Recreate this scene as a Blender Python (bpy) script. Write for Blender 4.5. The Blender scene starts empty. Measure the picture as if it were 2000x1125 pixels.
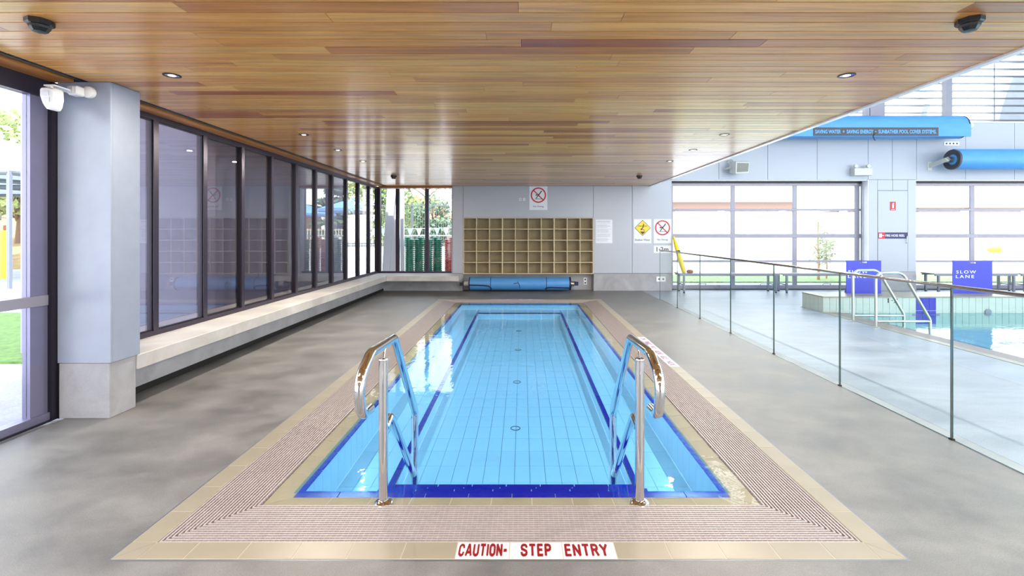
import bpy, math, random
from mathutils import Vector, Matrix
random.seed(7)
S = bpy.context.scene
COL = S.collection
PI = math.pi

# ---------------------------------------------------------------- camera
H = 1.5; F = 930.0; VX = 1020.0; VY = 455.0
cam = bpy.data.cameras.new('camera'); camo = bpy.data.objects.new('camera', cam); COL.objects.link(camo)
camo.location = (0, 0, H); camo.rotation_euler = (PI/2, 0, 0)
cam.sensor_width = 36; cam.lens = F*36/2000
cam.shift_x = (1000-VX)/2000; cam.shift_y = (VY-562.5)/2000
cam.clip_start = .05; cam.clip_end = 500
S.camera = camo

# ---------------------------------------------------------------- sky, exposure
wd = bpy.data.worlds.new('sky'); S.world = wd; wd.use_nodes = True
nt = wd.node_tree; nt.nodes.clear()
wo = nt.nodes.new('ShaderNodeOutputWorld'); wb = nt.nodes.new('ShaderNodeBackground')
tc = nt.nodes.new('ShaderNodeTexCoord'); sx = nt.nodes.new('ShaderNodeSeparateXYZ'); cr = nt.nodes.new('ShaderNodeValToRGB')
nt.links.new(tc.outputs['Generated'], sx.inputs[0]); nt.links.new(sx.outputs['Z'], cr.inputs[0])
cr.color_ramp.elements[0].position = 0; cr.color_ramp.elements[0].color = (.97, .98, 1, 1)
cr.color_ramp.elements[1].position = 1; cr.color_ramp.elements[1].color = (.74, .87, 1, 1)
nt.links.new(cr.outputs[0], wb.inputs[0]); wb.inputs[1].default_value = 3.6
nt.links.new(wb.outputs[0], wo.inputs[0])
S.view_settings.view_transform = 'Standard'; S.view_settings.look = 'None'
S.view_settings.gamma = 1; S.view_settings.use_curve_mapping = False
S.view_settings.exposure = 0.70
sun = bpy.data.lights.new('sun', 'SUN'); sun.energy = 8; sun.angle = .02; sun.color = (1, .95, .86)
suno = bpy.data.objects.new('sun', sun); COL.objects.link(suno); suno.rotation_euler = Vector((.08, .52, -.85)).to_track_quat('-Z', 'Y').to_euler()

# added fill lights, unseen, under hall roof and rear ceiling (housings built further down)
def area(name, loc, sx_, sy_, power, rot=(0, 0, 0), col=(1, .97, .93)):
    l = bpy.data.lights.new(name, 'AREA'); l.shape = 'RECTANGLE'; l.size = sx_; l.size_y = sy_; l.energy = power; l.color = col
    o = bpy.data.objects.new(name, l); COL.objects.link(o); o.location = loc; o.rotation_euler = rot
    return o
HALL_FILLS = [(6.5, 3), (6.5, 8.5), (11, 3), (11, 8.5)]
for i, (x, y) in enumerate(HALL_FILLS): area('hall_fill_light', (x, y, 6.25), .5, 3.0, 40)
REAR_FILLS = [(-2.0, -.9), (.0, -.9), (2.0, -.9), (-2.0, 1.3), (2.0, 1.3)]
for x, y in REAR_FILLS: area('rear_fill_light', (x, y, 2.66), 1.2, .3, 36, col=(1, .95, .88))

# ---------------------------------------------------------------- materials
def srgb(r, g, b):
    f = lambda c: (c/255/12.92) if c/255 <= .04045 else ((c/255+.055)/1.055)**2.4
    return (f(r), f(g), f(b), 1)
def mat(name, col, rough=.5, metal=0, spec=.5, noise=None, bump=None, coat=0, emit=None):
    """noise=(scale, amount, stretch xyz)  bump=(scale, strength)"""
    m = bpy.data.materials.new(name); m.use_nodes = True; n = m.node_tree; b = n.nodes['Principled BSDF']
    b.inputs['Base Color'].default_value = col; b.inputs['Roughness'].default_value = rough
    b.inputs['Metallic'].default_value = metal; b.inputs['Specular IOR Level'].default_value = spec
    b.inputs['Coat Weight'].default_value = coat; b.inputs['Coat Roughness'].default_value = .1
    t = n.nodes.new('ShaderNodeTexCoord')
    if noise is None: noise = (6, .04, (1, 1, 1))
    mp = n.nodes.new('ShaderNodeMapping'); mp.inputs['Scale'].default_value = noise[2]
    nz = n.nodes.new('ShaderNodeTexNoise'); nz.inputs['Scale'].default_value = noise[0]; nz.inputs['Detail'].default_value = 5
    n.links.new(t.outputs['Object'], mp.inputs[0]); n.links.new(mp.outputs[0], nz.inputs[0])
    rp = n.nodes.new('ShaderNodeValToRGB'); a = noise[1]
    rp.color_ramp.elements[0].position = .3; rp.color_ramp.elements[1].position = .7
    rp.color_ramp.elements[0].color = [max(0, c*(1-a)) for c in col[:3]]+[1]
    rp.color_ramp.elements[1].color = [min(1, c*(1+a)) for c in col[:3]]+[1]
    n.links.new(nz.outputs[0], rp.inputs[0]); n.links.new(rp.outputs[0], b.inputs['Base Color'])
    if bump:
        bz = n.nodes.new('ShaderNodeTexNoise'); bz.inputs['Scale'].default_value = bump[0]; bz.inputs['Detail'].default_value = 4
        bp = n.nodes.new('ShaderNodeBump'); bp.inputs['Strength'].default_value = bump[1]; bp.inputs['Distance'].default_value = .01
        n.links.new(t.outputs['Object'], bz.inputs[0]); n.links.new(bz.outputs[0], bp.inputs['Height']); n.links.new(bp.outputs[0], b.inputs['Normal'])
    if emit:
        b.inputs['Emission Color'].default_value = col; b.inputs['Emission Strength'].default_value = emit
    return m
def concrete_mat(name, dark, light, scale=.6, rough=(.35, .6), grain=180, stretch=(1, 1, 1), bstr=.12, dist=.6, mixf=.35):
    m = bpy.data.materials.new(name); m.use_nodes = True; n = m.node_tree; L = n.links; b = n.nodes['Principled BSDF']
    g = n.nodes.new('ShaderNodeNewGeometry'); mp = n.nodes.new('ShaderNodeMapping'); mp.inputs['Scale'].default_value = stretch
    L.new(g.outputs['Position'], mp.inputs[0])
    n1 = n.nodes.new('ShaderNodeTexNoise'); n1.inputs['Scale'].default_value = scale; n1.inputs['Detail'].default_value = 8; n1.inputs['Roughness'].default_value = .62; n1.inputs['Distortion'].default_value = dist
    L.new(mp.outputs[0], n1.inputs[0])
    r = n.nodes.new('ShaderNodeValToRGB'); r.color_ramp.elements[0].position = .34; r.color_ramp.elements[1].position = .68
    r.color_ramp.elements[0].color = dark; r.color_ramp.elements[1].color = light; L.new(n1.outputs[0], r.inputs[0])
    n2 = n.nodes.new('ShaderNodeTexNoise'); n2.inputs['Scale'].default_value = grain; n2.inputs['Detail'].default_value = 3
    L.new(g.outputs['Position'], n2.inputs[0])
    mx = n.nodes.new('ShaderNodeMix'); mx.data_type = 'RGBA'; mx.blend_type = 'OVERLAY'; mx.inputs['Factor'].default_value = mixf
    L.new(r.outputs[0], mx.inputs['A']); L.new(n2.outputs[0], mx.inputs['B']); L.new(mx.outputs['Result'], b.inputs['Base Color'])
    mr = n.nodes.new('ShaderNodeMapRange'); mr.inputs['From Min'].default_value = .35; mr.inputs['From Max'].default_value = .65
    mr.inputs['To Min'].default_value = rough[0]; mr.inputs['To Max'].default_value = rough[1]
    L.new(n1.outputs[0], mr.inputs[0]); L.new(mr.outputs[0], b.inputs['Roughness'])
    bp = n.nodes.new('ShaderNodeBump'); bp.inputs['Strength'].default_value = bstr; bp.inputs['Distance'].default_value = .004
    L.new(n2.outputs[0], bp.inputs['Height']); L.new(bp.outputs[0], b.inputs['Normal'])
    return m
def wood_mat(name, stops, axis=0, rough=.28, grain=1.0, veins=1.0):
    m = bpy.data.materials.new(name); m.use_nodes = True; n = m.node_tree; L = n.links; b = n.nodes['Principled BSDF']
    oi = n.nodes.new('ShaderNodeObjectInfo'); g = n.nodes.new('ShaderNodeNewGeometry')
    ad = n.nodes.new('ShaderNodeVectorMath'); ad.operation = 'ADD'
    ml = n.nodes.new('ShaderNodeMath'); ml.operation = 'MULTIPLY'; ml.inputs[1].default_value = 37.0
    L.new(oi.outputs['Random'], ml.inputs[0]); L.new(g.outputs['Position'], ad.inputs[0]); L.new(ml.outputs[0], ad.inputs[1])
    mp = n.nodes.new('ShaderNodeMapping'); sc = [26, 26, 26]; sc[axis] = 1.3; mp.inputs['Scale'].default_value = sc
    L.new(ad.outputs[0], mp.inputs[0])
    nz = n.nodes.new('ShaderNodeTexNoise'); nz.inputs['Scale'].default_value = 1; nz.inputs['Detail'].default_value = 6; nz.inputs['Roughness'].default_value = .65; nz.inputs['Distortion'].default_value = .5
    L.new(mp.outputs[0], nz.inputs[0])
    rp = n.nodes.new('ShaderNodeValToRGB'); rp.color_ramp.interpolation = 'LINEAR'
    els = rp.color_ramp.elements
    els[0].position = stops[0][0]; els[0].color = stops[0][1]; els[1].position = stops[-1][0]; els[1].color = stops[-1][1]
    for p, c in stops[1:-1]:
        e = els.new(p); e.color = c
    L.new(oi.outputs['Random'], rp.inputs[0])
    gr = n.nodes.new('ShaderNodeValToRGB'); gr.color_ramp.elements[0].position = .3; gr.color_ramp.elements[1].position = .62
    gr.color_ramp.elements[0].color = (.66, .60, .52, 1); gr.color_ramp.elements[1].color = (1.08, 1.06, 1.04, 1)
    L.new(nz.outputs[0], gr.inputs[0])
    mx = n.nodes.new('ShaderNodeMix'); mx.data_type = 'RGBA'; mx.blend_type = 'MULTIPLY'; mx.inputs['Factor'].default_value = grain
    L.new(rp.outputs[0], mx.inputs['A']); L.new(gr.outputs[0], mx.inputs['B'])
    # rare dark gum veins
    mp2 = n.nodes.new('ShaderNodeMapping'); sc2 = [9, 9, 9]; sc2[axis] = .8; mp2.inputs['Scale'].default_value = sc2
    L.new(ad.outputs[0], mp2.inputs[0])
    nv = n.nodes.new('ShaderNodeTexNoise'); nv.inputs['Scale'].default_value = 1.7; nv.inputs['Detail'].default_value = 3; L.new(mp2.outputs[0], nv.inputs[0])
    rv = n.nodes.new('ShaderNodeValToRGB'); rv.color_ramp.elements[0].position = .755; rv.color_ramp.elements[1].position = .775
    rv.color_ramp.elements[0].color = (1, 1, 1, 1); rv.color_ramp.elements[1].color = (.25, .17, .12, 1); L.new(nv.outputs[0], rv.inputs[0])
    mx2 = n.nodes.new('ShaderNodeMix'); mx2.data_type = 'RGBA'; mx2.blend_type = 'MULTIPLY'; mx2.inputs['Factor'].default_value = veins
    L.new(mx.outputs['Result'], mx2.inputs['A']); L.new(rv.outputs[0], mx2.inputs['B'])
    L.new(mx2.outputs['Result'], b.inputs['Base Color']); b.inputs['Roughness'].default_value = rough
    b.inputs['Specular IOR Level'].default_value = .5
    bp = n.nodes.new('ShaderNodeBump'); bp.inputs['Strength'].default_value = .08; bp.inputs['Distance'].default_value = .003
    L.new(nz.outputs[0], bp.inputs['Height']); L.new(bp.outputs[0], b.inputs['Normal'])
    return m
def glass_mat(name, tint, ior=1.5, rough=0.0, refl=(1, 1, 1, 1), boost=0.0):
    m = bpy.data.materials.new(name); m.use_nodes = True; n = m.node_tree; L = n.links; n.nodes.clear()
    o = n.nodes.new('ShaderNodeOutputMaterial'); mx = n.nodes.new('ShaderNodeMixShader'); fr = n.nodes.new('ShaderNodeFresnel'); fr.inputs[0].default_value = ior
    t = n.nodes.new('ShaderNodeBsdfTransparent'); t.inputs[0].default_value = tint
    g = n.nodes.new('ShaderNodeBsdfGlossy'); g.inputs['Color'].default_value = refl; g.inputs['Roughness'].default_value = rough
    # clamp so that back faces (leaving the pane) do not go to total reflection
    geo = n.nodes.new('ShaderNodeNewGeometry'); inv = n.nodes.new('ShaderNodeMath'); inv.operation = 'SUBTRACT'; inv.inputs[0].default_value = 1
    L.new(geo.outputs['Backfacing'], inv.inputs[1])
    ad = n.nodes.new('ShaderNodeMath'); ad.operation = 'ADD'; ad.inputs[1].default_value = boost; ad.use_clamp = True
    mu = n.nodes.new('ShaderNodeMath'); mu.operation = 'MULTIPLY'
    L.new(fr.outputs[0], ad.inputs[0]); L.new(ad.outputs[0], mu.inputs[0]); L.new(inv.outputs[0], mu.inputs[1])
    L.new(mu.outputs[0], mx.inputs[0]); L.new(t.outputs[0], mx.inputs[1]); L.new(g.outputs[0], mx.inputs[2]); L.new(mx.outputs[0], o.inputs[0])
    return m
def water_mat(name, tint, bump=.35):
    m = bpy.data.materials.new(name); m.use_nodes = True; n = m.node_tree; L = n.links; n.nodes.clear()
    o = n.nodes.new('ShaderNodeOutputMaterial'); mx = n.nodes.new('ShaderNodeMixShader'); fr = n.nodes.new('ShaderNodeFresnel')
    t = n.nodes.new('ShaderNodeBsdfTransparent'); t.inputs[0].default_value = tint
    g = n.nodes.new('ShaderNodeBsdfGlossy'); g.inputs['Roughness'].default_value = .015
    geo = n.nodes.new('ShaderNodeNewGeometry')
    io = n.nodes.new('ShaderNodeMapRange'); io.inputs['To Min'].default_value = 1.33; io.inputs['To Max'].default_value = 1/1.33   # same reflectance from above and below
    L.new(geo.outputs['Backfacing'], io.inputs[0]); L.new(io.outputs[0], fr.inputs[0])
    n1 = n.nodes.new('ShaderNodeTexNoise'); n1.inputs['Scale'].default_value = 5; n1.inputs['Detail'].default_value = 3; n1.inputs['Distortion'].default_value = .8
    L.new(geo.outputs['Position'], n1.inputs[0])
    bp = n.nodes.new('ShaderNodeBump'); bp.inputs['Strength'].default_value = bump; bp.inputs['Distance'].default_value = .006
    L.new(n1.outputs[0], bp.inputs['Height'])
    L.new(bp.outputs[0], g.inputs['Normal']); L.new(bp.outputs[0], fr.inputs['Normal'])
    L.new(fr.outputs[0], mx.inputs[0]); L.new(t.outputs[0], mx.inputs[1]); L.new(g.outputs[0], mx.inputs[2]); L.new(mx.outputs[0], o.inputs[0])
    return m

M = {}
M['deck'] = concrete_mat('deck_concrete', srgb(97, 97, 97), srgb(128, 128, 127), 1.9, (.38, .52), 150, (1, 1.3, 1), dist=.15)
M['hall_deck'] = concrete_mat('hall_concrete', srgb(126, 132, 142), srgb(168, 174, 186), 1.1, (.36, .5), 140, (.5, 1.4, 1))
M['base_concrete'] = concrete_mat('base_concrete', srgb(146, 146, 150), srgb(172, 172, 176), 2.2, (.5, .7), 120, mixf=.12)
M['ledge_concrete'] = concrete_mat('ledge_concrete', srgb(172, 170, 167), srgb(200, 198, 196), 2.0, (.45, .65), 120, mixf=.12)
M['out_paving'] = concrete_mat('outdoor_paving', srgb(160, 161, 170), srgb(184, 185, 192), .8, (.7, .8), 60)
M['panel'] = mat('wall_panel', srgb(172, 177, 187), .32, noise=(.5, .02, (1, 1, 1)))
M['panel_back'] = mat('wall_joint', srgb(90, 90, 96), .8)
M['column'] = mat('column_cladding', srgb(146, 155, 172), .28)
M['white'] = mat('white_paint', srgb(225, 227, 232), .4)
M['gloss_white'] = mat('gloss_white_metal', srgb(240, 242, 246), .18)
M['roof_white'] = mat('roof_white', srgb(215, 218, 222), .6)
M['lavender'] = mat('lavender_grey_paint', srgb(212, 214, 228), .5)
M['frame'] = mat('purple_black_aluminium', srgb(58, 53, 68), .32, .4)
M['frame_dark'] = mat('black_aluminium', srgb(26, 22, 34), .4, .2)
M['frame_light'] = mat('silver_purple_aluminium', srgb(128, 126, 152), .3, .5)
M['door_frame'] = mat('pale_aluminium', srgb(142, 140, 152), .4, .2)
M['clad_dark'] = mat('dark_purple_cladding', srgb(122, 120, 142), .6)
M['black'] = mat('black_plastic', srgb(12, 12, 14), .35)
M['shadow_gap'] = mat('gap_black', srgb(22, 22, 22), .8)
M['chrome'] = mat('polished_steel', (.72, .72, .73, 1), .06, 1, noise=(3, .01, (1, 1, 1)))
M['steel'] = mat('brushed_steel', (.55, .54, .50, 1), .28, 1)
M['rail_metal'] = mat('balustrade_rail_metal', (.42, .40, .40, 1), .15, 1)
M['galv'] = mat('grey_metal', srgb(120, 124, 134), .4, .6)
M['wood'] = wood_mat('ceiling_timber', [(0, srgb(216, 152, 76)), (.22, srgb(228, 170, 92)), (.45, srgb(206, 142, 68)), (.62, srgb(232, 182, 104)), (.82, srgb(196, 130, 64)), (.93, srgb(158, 86, 46)), (1, srgb(186, 108, 58))], 0, .32)
M['wood'].node_tree.nodes['Principled BSDF'].inputs['Coat Weight'].default_value = .55
M['wood'].node_tree.nodes['Principled BSDF'].inputs['Specular IOR Level'].default_value = .3
M['wood'].node_tree.nodes['Principled BSDF'].inputs['Coat Roughness'].default_value = .17
M['wood_trim'] = wood_mat('trim_timber', [(0, srgb(176, 116, 62)), (1, srgb(190, 128, 70))], 1, .35)
M['wood_trim_x'] = wood_mat('trim_timber_cross', [(0, srgb(150, 96, 52)), (1, srgb(160, 104, 58))], 0, .35)
M['dark_timber'] = wood_mat('dark_timber_lining', [(0, srgb(110, 76, 50)), (1, srgb(124, 88, 60))], 2, .5)
M['ply'] = wood_mat('pale_plywood', [(0, srgb(198, 185, 150)), (1, srgb(202, 190, 156))], 0, .5, .25, 0)
M['ply_back'] = wood_mat('plywood_back', [(0, srgb(160, 146, 116)), (1, srgb(166, 152, 122))], 2, .6, .35, 0)
M['tile_cream'] = mat('cream_tile', srgb(144, 137, 120), .35, noise=(3, .06, (1, 1, 1)))
M['tile_inner'] = mat('wet_cream_tile', srgb(156, 149, 124), .6, noise=(3, .05, (1, 1, 1)))
M['grout'] = mat('pale_grout', srgb(205, 200, 190), .8)
M['grout_tan'] = mat('tan_grout', srgb(178, 172, 154), .8)
M['pool_tile'] = mat('pale_pool_tile', srgb(246, 250, 252), .3, noise=(2, .015, (1, 1, 1)))
M['wall_tile'] = mat('grey_green_tile', srgb(172, 182, 176), .3)
M['pool_grout'] = mat('pool_grout', srgb(188, 204, 210), .8)
M['blue_tile'] = mat('cobalt_tile', srgb(14, 18, 160), .25, noise=(5, .1, (1, 1, 1)))
M['white_tile'] = mat('white_glazed_tile', srgb(206, 206, 214), .25)
M['red_ink'] = mat('red_lettering', srgb(128, 4, 14), .4)
M['purple_ink'] = mat('maroon_lettering', srgb(112, 40, 96), .4)
M['grate'] = mat('grate_plastic', srgb(164, 154, 153), .45, noise=(40, .08, (1, 1, 1)))
M['grate_under'] = mat('grate_channel', srgb(30, 18, 16), .8)
M['water'] = water_mat('pool_water', (.41, .74, 1.0, 1))
M['water_film'] = water_mat('water_film', (.97, .985, 1, 1))
M['water_teal'] = water_mat('teal_water', (.50, .80, .86, 1), .5)
M['teal_film'] = M['water_film']
M['glass'] = glass_mat('clear_glass', (.97, .985, .98, 1))
M['window_glass'] = glass_mat('window_glass', (.92, .93, .95, 1), 1.55)
M['side_glass'] = glass_mat('grey_coated_glass', (.80, .80, .82, 1), 2.3)
M['bal_glass'] = glass_mat('balustrade_glass', (.955, .985, .975, 1), 1.45)
M['glass_edge'] = mat('green_glass_edge', srgb(34, 66, 64), .15)
M['blue_cover'] = mat('blue_pool_cover', srgb(76, 144, 208), .45, noise=(8, .05, (.3, 1, 1)), bump=(14, .15))
M['navy'] = mat('navy_webbing', srgb(20, 26, 66), .6)
M['navy_sign'] = mat('navy_sign', srgb(44, 44, 92), .5)
M['sign_blue'] = mat('violet_blue_board', srgb(48, 52, 178), .4)
M['sign_white'] = mat('sign_white', srgb(222, 226, 234), .4)
M['ink'] = mat('black_ink', srgb(20, 20, 24), .5)
M['grey_ink'] = mat('grey_ink', srgb(150, 152, 160), .5)
M['sign_red'] = mat('sign_red', srgb(190, 24, 34), .4)
M['sign_yellow'] = mat('sign_yellow', srgb(240, 204, 20), .4)
M['charcoal'] = mat('charcoal_band', srgb(60, 60, 66), .5)
M['blue_ink'] = mat('blue_lettering', srgb(80, 160, 230), .5)
M['yellow_board'] = mat('yellow_foam', srgb(232, 208, 40), .5)
M['brown'] = mat('brown_ball', srgb(150, 90, 60), .7)
M['beige_plastic'] = mat('beige_plastic', srgb(196, 196, 190), .5)
M['speaker_grille'] = mat('speaker_grille', srgb(128, 128, 122), .6)
M['plastic_white'] = mat('white_plastic', srgb(232, 234, 236), .4)
M['lens'] = mat('lamp_lens', (1, .95, .88, 1), .4, emit=2.2)
M['led'] = mat('lamp_diffuser', (1, .97, .93, 1), .4, emit=5)
M['grass'] = mat('lawn_green', srgb(140, 162, 106), .9, noise=(14, .35, (1, 1, 1)), bump=(90, .6))
M['grass_deep'] = mat('lawn_deep_green', srgb(66, 96, 40), .9, noise=(14, .35, (1, 1, 1)), bump=(90, .6))
M['dry_grass'] = mat('dry_slope', srgb(150, 124, 76), .9, noise=(3, .3, (1, 1, 1)))
M['leaf'] = mat('leaf_green', srgb(118, 142, 84), .7, noise=(9, .35, (1, 1, 1)))
M['leaf_pale'] = mat('leaf_pale', srgb(158, 172, 112), .7, noise=(9, .3, (1, 1, 1)))
M['leaf_dark'] = mat('conifer_green', srgb(88, 112, 84), .8, noise=(9, .3, (1, 1, 1)))
M['bark'] = mat('bark', srgb(120, 96, 76), .9)
M['bark_pale'] = mat('pale_bark', srgb(196, 150, 100), .9)
M['roof_tile'] = mat('terracotta_roof', srgb(176, 96, 70), .8, noise=(4, .15, (1, 8, 1)))
M['ochre_roof'] = mat('ochre_roof', srgb(146, 128, 82), .8, noise=(2, .12, (1, 6, 1)))
M['brick'] = mat('brick_wall', srgb(140, 106, 88), .9)
M['render'] = mat('cream_render', srgb(214, 208, 196), .9)
M['shade_blue'] = mat('shade_cloth_blue', srgb(120, 170, 220), .8)
M['shade_pale'] = mat('shade_cloth_pale', srgb(196, 218, 226), .8)
M['fence_paint'] = mat('cream_fence', srgb(196, 194, 168), .6)
M['fence_grey'] = mat('grey_fence', srgb(84, 90, 92), .6)
M['lane_green'] = mat('lane_green', srgb(16, 128, 96), .3)
M['lane_red'] = mat('lane_red', srgb(206, 62, 48), .3)
M['window_far'] = mat('far_window_glass', srgb(70, 84, 96), .1)

# ---------------------------------------------------------------- helpers
def gx(px, Y): return (px-VX)*Y/F
def gz(py, Y): return H-(py-VY)*Y/F
W = {}
def setp(o, label=None, cat=None, group=None, kind=None):
    if label: o['label'] = label
    if cat: o['category'] = cat
    if group: o['group'] = group
    if kind: o['kind'] = kind
    return o
def link(name, data, parent=None, at=(0, 0, 0)):
    o = bpy.data.objects.new(name, data); COL.objects.link(o); at = Vector(at)
    W[o] = at.copy()
    if parent is not None:
        o.parent = parent; o.location = at-W[parent]
    else: o.location = at
    return o
def thing(name, loc, label, cat, group=None, kind=None):
    o = link(name, None, None, loc); o.empty_display_size = .1
    return setp(o, label, cat, group, kind)
def struct(name, loc=(0, 0, 0)):
    o = link(name, None, None, loc); o.empty_display_size = .1; o['kind'] = 'structure'; return o
def copy_thing(src, loc, rotz=None):
    loc = Vector(loc); r = src.copy(); COL.objects.link(r); r.location = loc; W[r] = loc
    if rotz is not None: r.rotation_euler.z = rotz
    def rec(a, b):
        for ch in list(a.children):
            c = ch.copy(); COL.objects.link(c); c.parent = b; c.location = ch.location; W[c] = W[b]+ch.location; rec(ch, c)
    rec(src, r); return r

class MB:
    def __init__(s): s.v = []; s.f = []; s.m = []; s.sm = []
    def add(s, vs, fs, mi=0, smooth=False):
        b = len(s.v); s.v += [Vector(p) for p in vs]
        for f in fs: s.f.append([b+i for i in f]); s.m.append(mi); s.sm.append(smooth)
        return s
    def box(s, x0, x1, y0, y1, z0, z1, mi=0):
        if x0 > x1: x0, x1 = x1, x0
        if y0 > y1: y0, y1 = y1, y0
        if z0 > z1: z0, z1 = z1, z0
        return s.add([(x0,y0,z0),(x1,y0,z0),(x1,y1,z0),(x0,y1,z0),(x0,y0,z1),(x1,y0,z1),(x1,y1,z1),(x0,y1,z1)],
              [(0,3,2,1),(4,5,6,7),(0,1,5,4),(1,2,6,5),(2,3,7,6),(3,0,4,7)], mi)
    def bevbox(s, x0, x1, y0, y1, z0, z1, c, mi=0):
        """box chamfered on all 12 edges"""
        if x0 > x1: x0, x1 = x1, x0
        if y0 > y1: y0, y1 = y1, y0
        if z0 > z1: z0, z1 = z1, z0
        vs = []; idx = {}
        for i in (0, 1):
            for j in (0, 1):
                for k in (0, 1):
                    X = (x0, x1)[i]; Y = (y0, y1)[j]; Z = (z0, z1)[k]; dx = c*(1-2*i); dy = c*(1-2*j); dz = c*(1-2*k)
                    for a, p in enumerate(((X, Y+dy, Z+dz), (X+dx, Y, Z+dz), (X+dx, Y+dy, Z))):
                        idx[(i, j, k, a)] = len(vs); vs.append(p)
        fs = []
        I = lambda *t: idx[t]
        for i in (0, 1):
            fs.append([I(i,0,0,0), I(i,1,0,0), I(i,1,1,0), I(i,0,1,0)][::(-1 if i == 0 else 1)])
            fs.append([I(0,i,0,1), I(1,i,0,1), I(1,i,1,1), I(0,i,1,1)][::(1 if i == 0 else -1)])
            fs.append([I(0,0,i,2), I(1,0,i,2), I(1,1,i,2), I(0,1,i,2)][::(-1 if i == 0 else 1)])
        for j in (0, 1):
            for k in (0, 1):
                fs.append([I(0,j,k,1), I(1,j,k,1), I(1,j,k,2), I(0,j,k,2)])
                fs.append([I(j,0,k,0), I(j,1,k,0), I(j,1,k,2), I(j,0,k,2)])
                fs.append([I(j,k,0,0), I(j,k,1,0), I(j,k,1,1), I(j,k,0,1)])
        for i in (0, 1):
            for j in (0, 1):
                for k in (0, 1): fs.append([I(i,j,k,0), I(i,j,k,1), I(i,j,k,2)])
        return s.add(vs, fs, mi)
    def prism(s, pts, n, depth, mi=0):
        """polygon pts (3-D, planar) extruded by vector n*depth"""
        n = Vector(n).normalized()*depth; k = len(pts); P = [Vector(p) for p in pts]
        return s.add(P+[p+n for p in P], [tuple(range(k))[::-1], tuple(range(k, 2*k))]+[(i, (i+1) % k, k+(i+1) % k, k+i) for i in range(k)], mi)
    def tube(s, path, r, seg=12, mi=0, caps=True, smooth=True, radii=None):
        P = [Vector(p) for p in path]; n = len(P); T = []
        for i in range(n):
            a = P[max(i-1, 0)]; b = P[min(i+1, n-1)]; T.append((b-a).normalized())
        up = Vector((0, 0, 1)) if abs(T[0].z) < .9 else Vector((0, 1, 0))
        u = T[0].cross(up).normalized(); vs = []
        for i in range(n):
            u = (u-T[i]*u.dot(T[i])).normalized(); w = T[i].cross(u); rr = radii[i] if radii else r
            for k in range(seg):
                a = 2*PI*k/seg; vs.append(P[i]+u*math.cos(a)*rr+w*math.sin(a)*rr)
        fs = [(i*seg+k, i*seg+(k+1) % seg, (i+1)*seg+(k+1) % seg, (i+1)*seg+k) for i in range(n-1) for k in range(seg)]
        s.add(vs, fs, mi, smooth)
        if caps:
            b = len(s.v)-n*seg
            s.f.append([b+k for k in range(seg)][::-1]); s.m.append(mi); s.sm.append(False)
            s.f.append([b+(n-1)*seg+k for k in range(seg)]); s.m.append(mi); s.sm.append(False)
        return s
    def lathe(s, prof, c, axis='z', seg=24, mi=0, smooth=True):
        """prof: (r, t) pairs along axis from centre c"""
        c = Vector(c); vs = []; n = len(prof)
        for r, t in prof:
            for k in range(seg):
                a = 2*PI*k/seg; p, q = r*math.cos(a), r*math.sin(a)
                vs.append(c+Vector({'z': (p, q, t), 'x': (t, p, q), 'y': (q, t, p)}[axis]))
        fs = [(i*seg+k, i*seg+(k+1) % seg, (i+1)*seg+(k+1) % seg, (i+1)*seg+k) for i in range(n-1) for k in range(seg)]
        fs += [tuple(range(seg))[::-1], tuple(range((n-1)*seg, n*seg))]
        return s.add(vs, fs, mi, smooth)
    def build(s, name, mats, parent=None, origin=None):
        if not isinstance(mats, (list, tuple)): mats = [mats]
        if origin is None:
            lo = Vector([min(v[i] for v in s.v) for i in range(3)]); hi = Vector([max(v[i] for v in s.v) for i in range(3)])
            origin = Vector(((lo.x+hi.x)/2, (lo.y+hi.y)/2, lo.z))
        origin = Vector(origin)
        me = bpy.data.meshes.new(name); me.from_pydata([v-origin for v in s.v], [], s.f)
        for m in mats: me.materials.append(m)
        me.polygons.foreach_set('material_index', s.m); me.polygons.foreach_set('use_smooth', s.sm)
        me.update()
        if any(s.sm):
            try: me.set_sharp_from_angle(angle=math.radians(40))
            except Exception: pass
        return link(name, me, parent, origin)
def box(name, m, parent, x0, x1, y0, y1, z0, z1, bev=0):
    b = MB()
    if bev: b.bevbox(x0, x1, y0, y1, z0, z1, bev)
    else: b.box(x0, x1, y0, y1, z0, z1)
    return b.build(name, m, parent)
_cache = {}
def tile(name, m, parent, x0, x1, y0, y1, z0, z1, c=.0009):
    """one tile; alike tiles share mesh data"""
    key = (name, m.name, round(x1-x0, 4), round(y1-y0, 4), round(z1-z0, 4))
    ctr = Vector(((x0+x1)/2, (y0+y1)/2, z0))
    if key in _cache: return link(name, _cache[key], parent, ctr)
    o = MB().bevbox(x0, x1, y0, y1, z0, z1, c).build(name, m, parent, ctr); _cache[key] = o.data; return o
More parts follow.
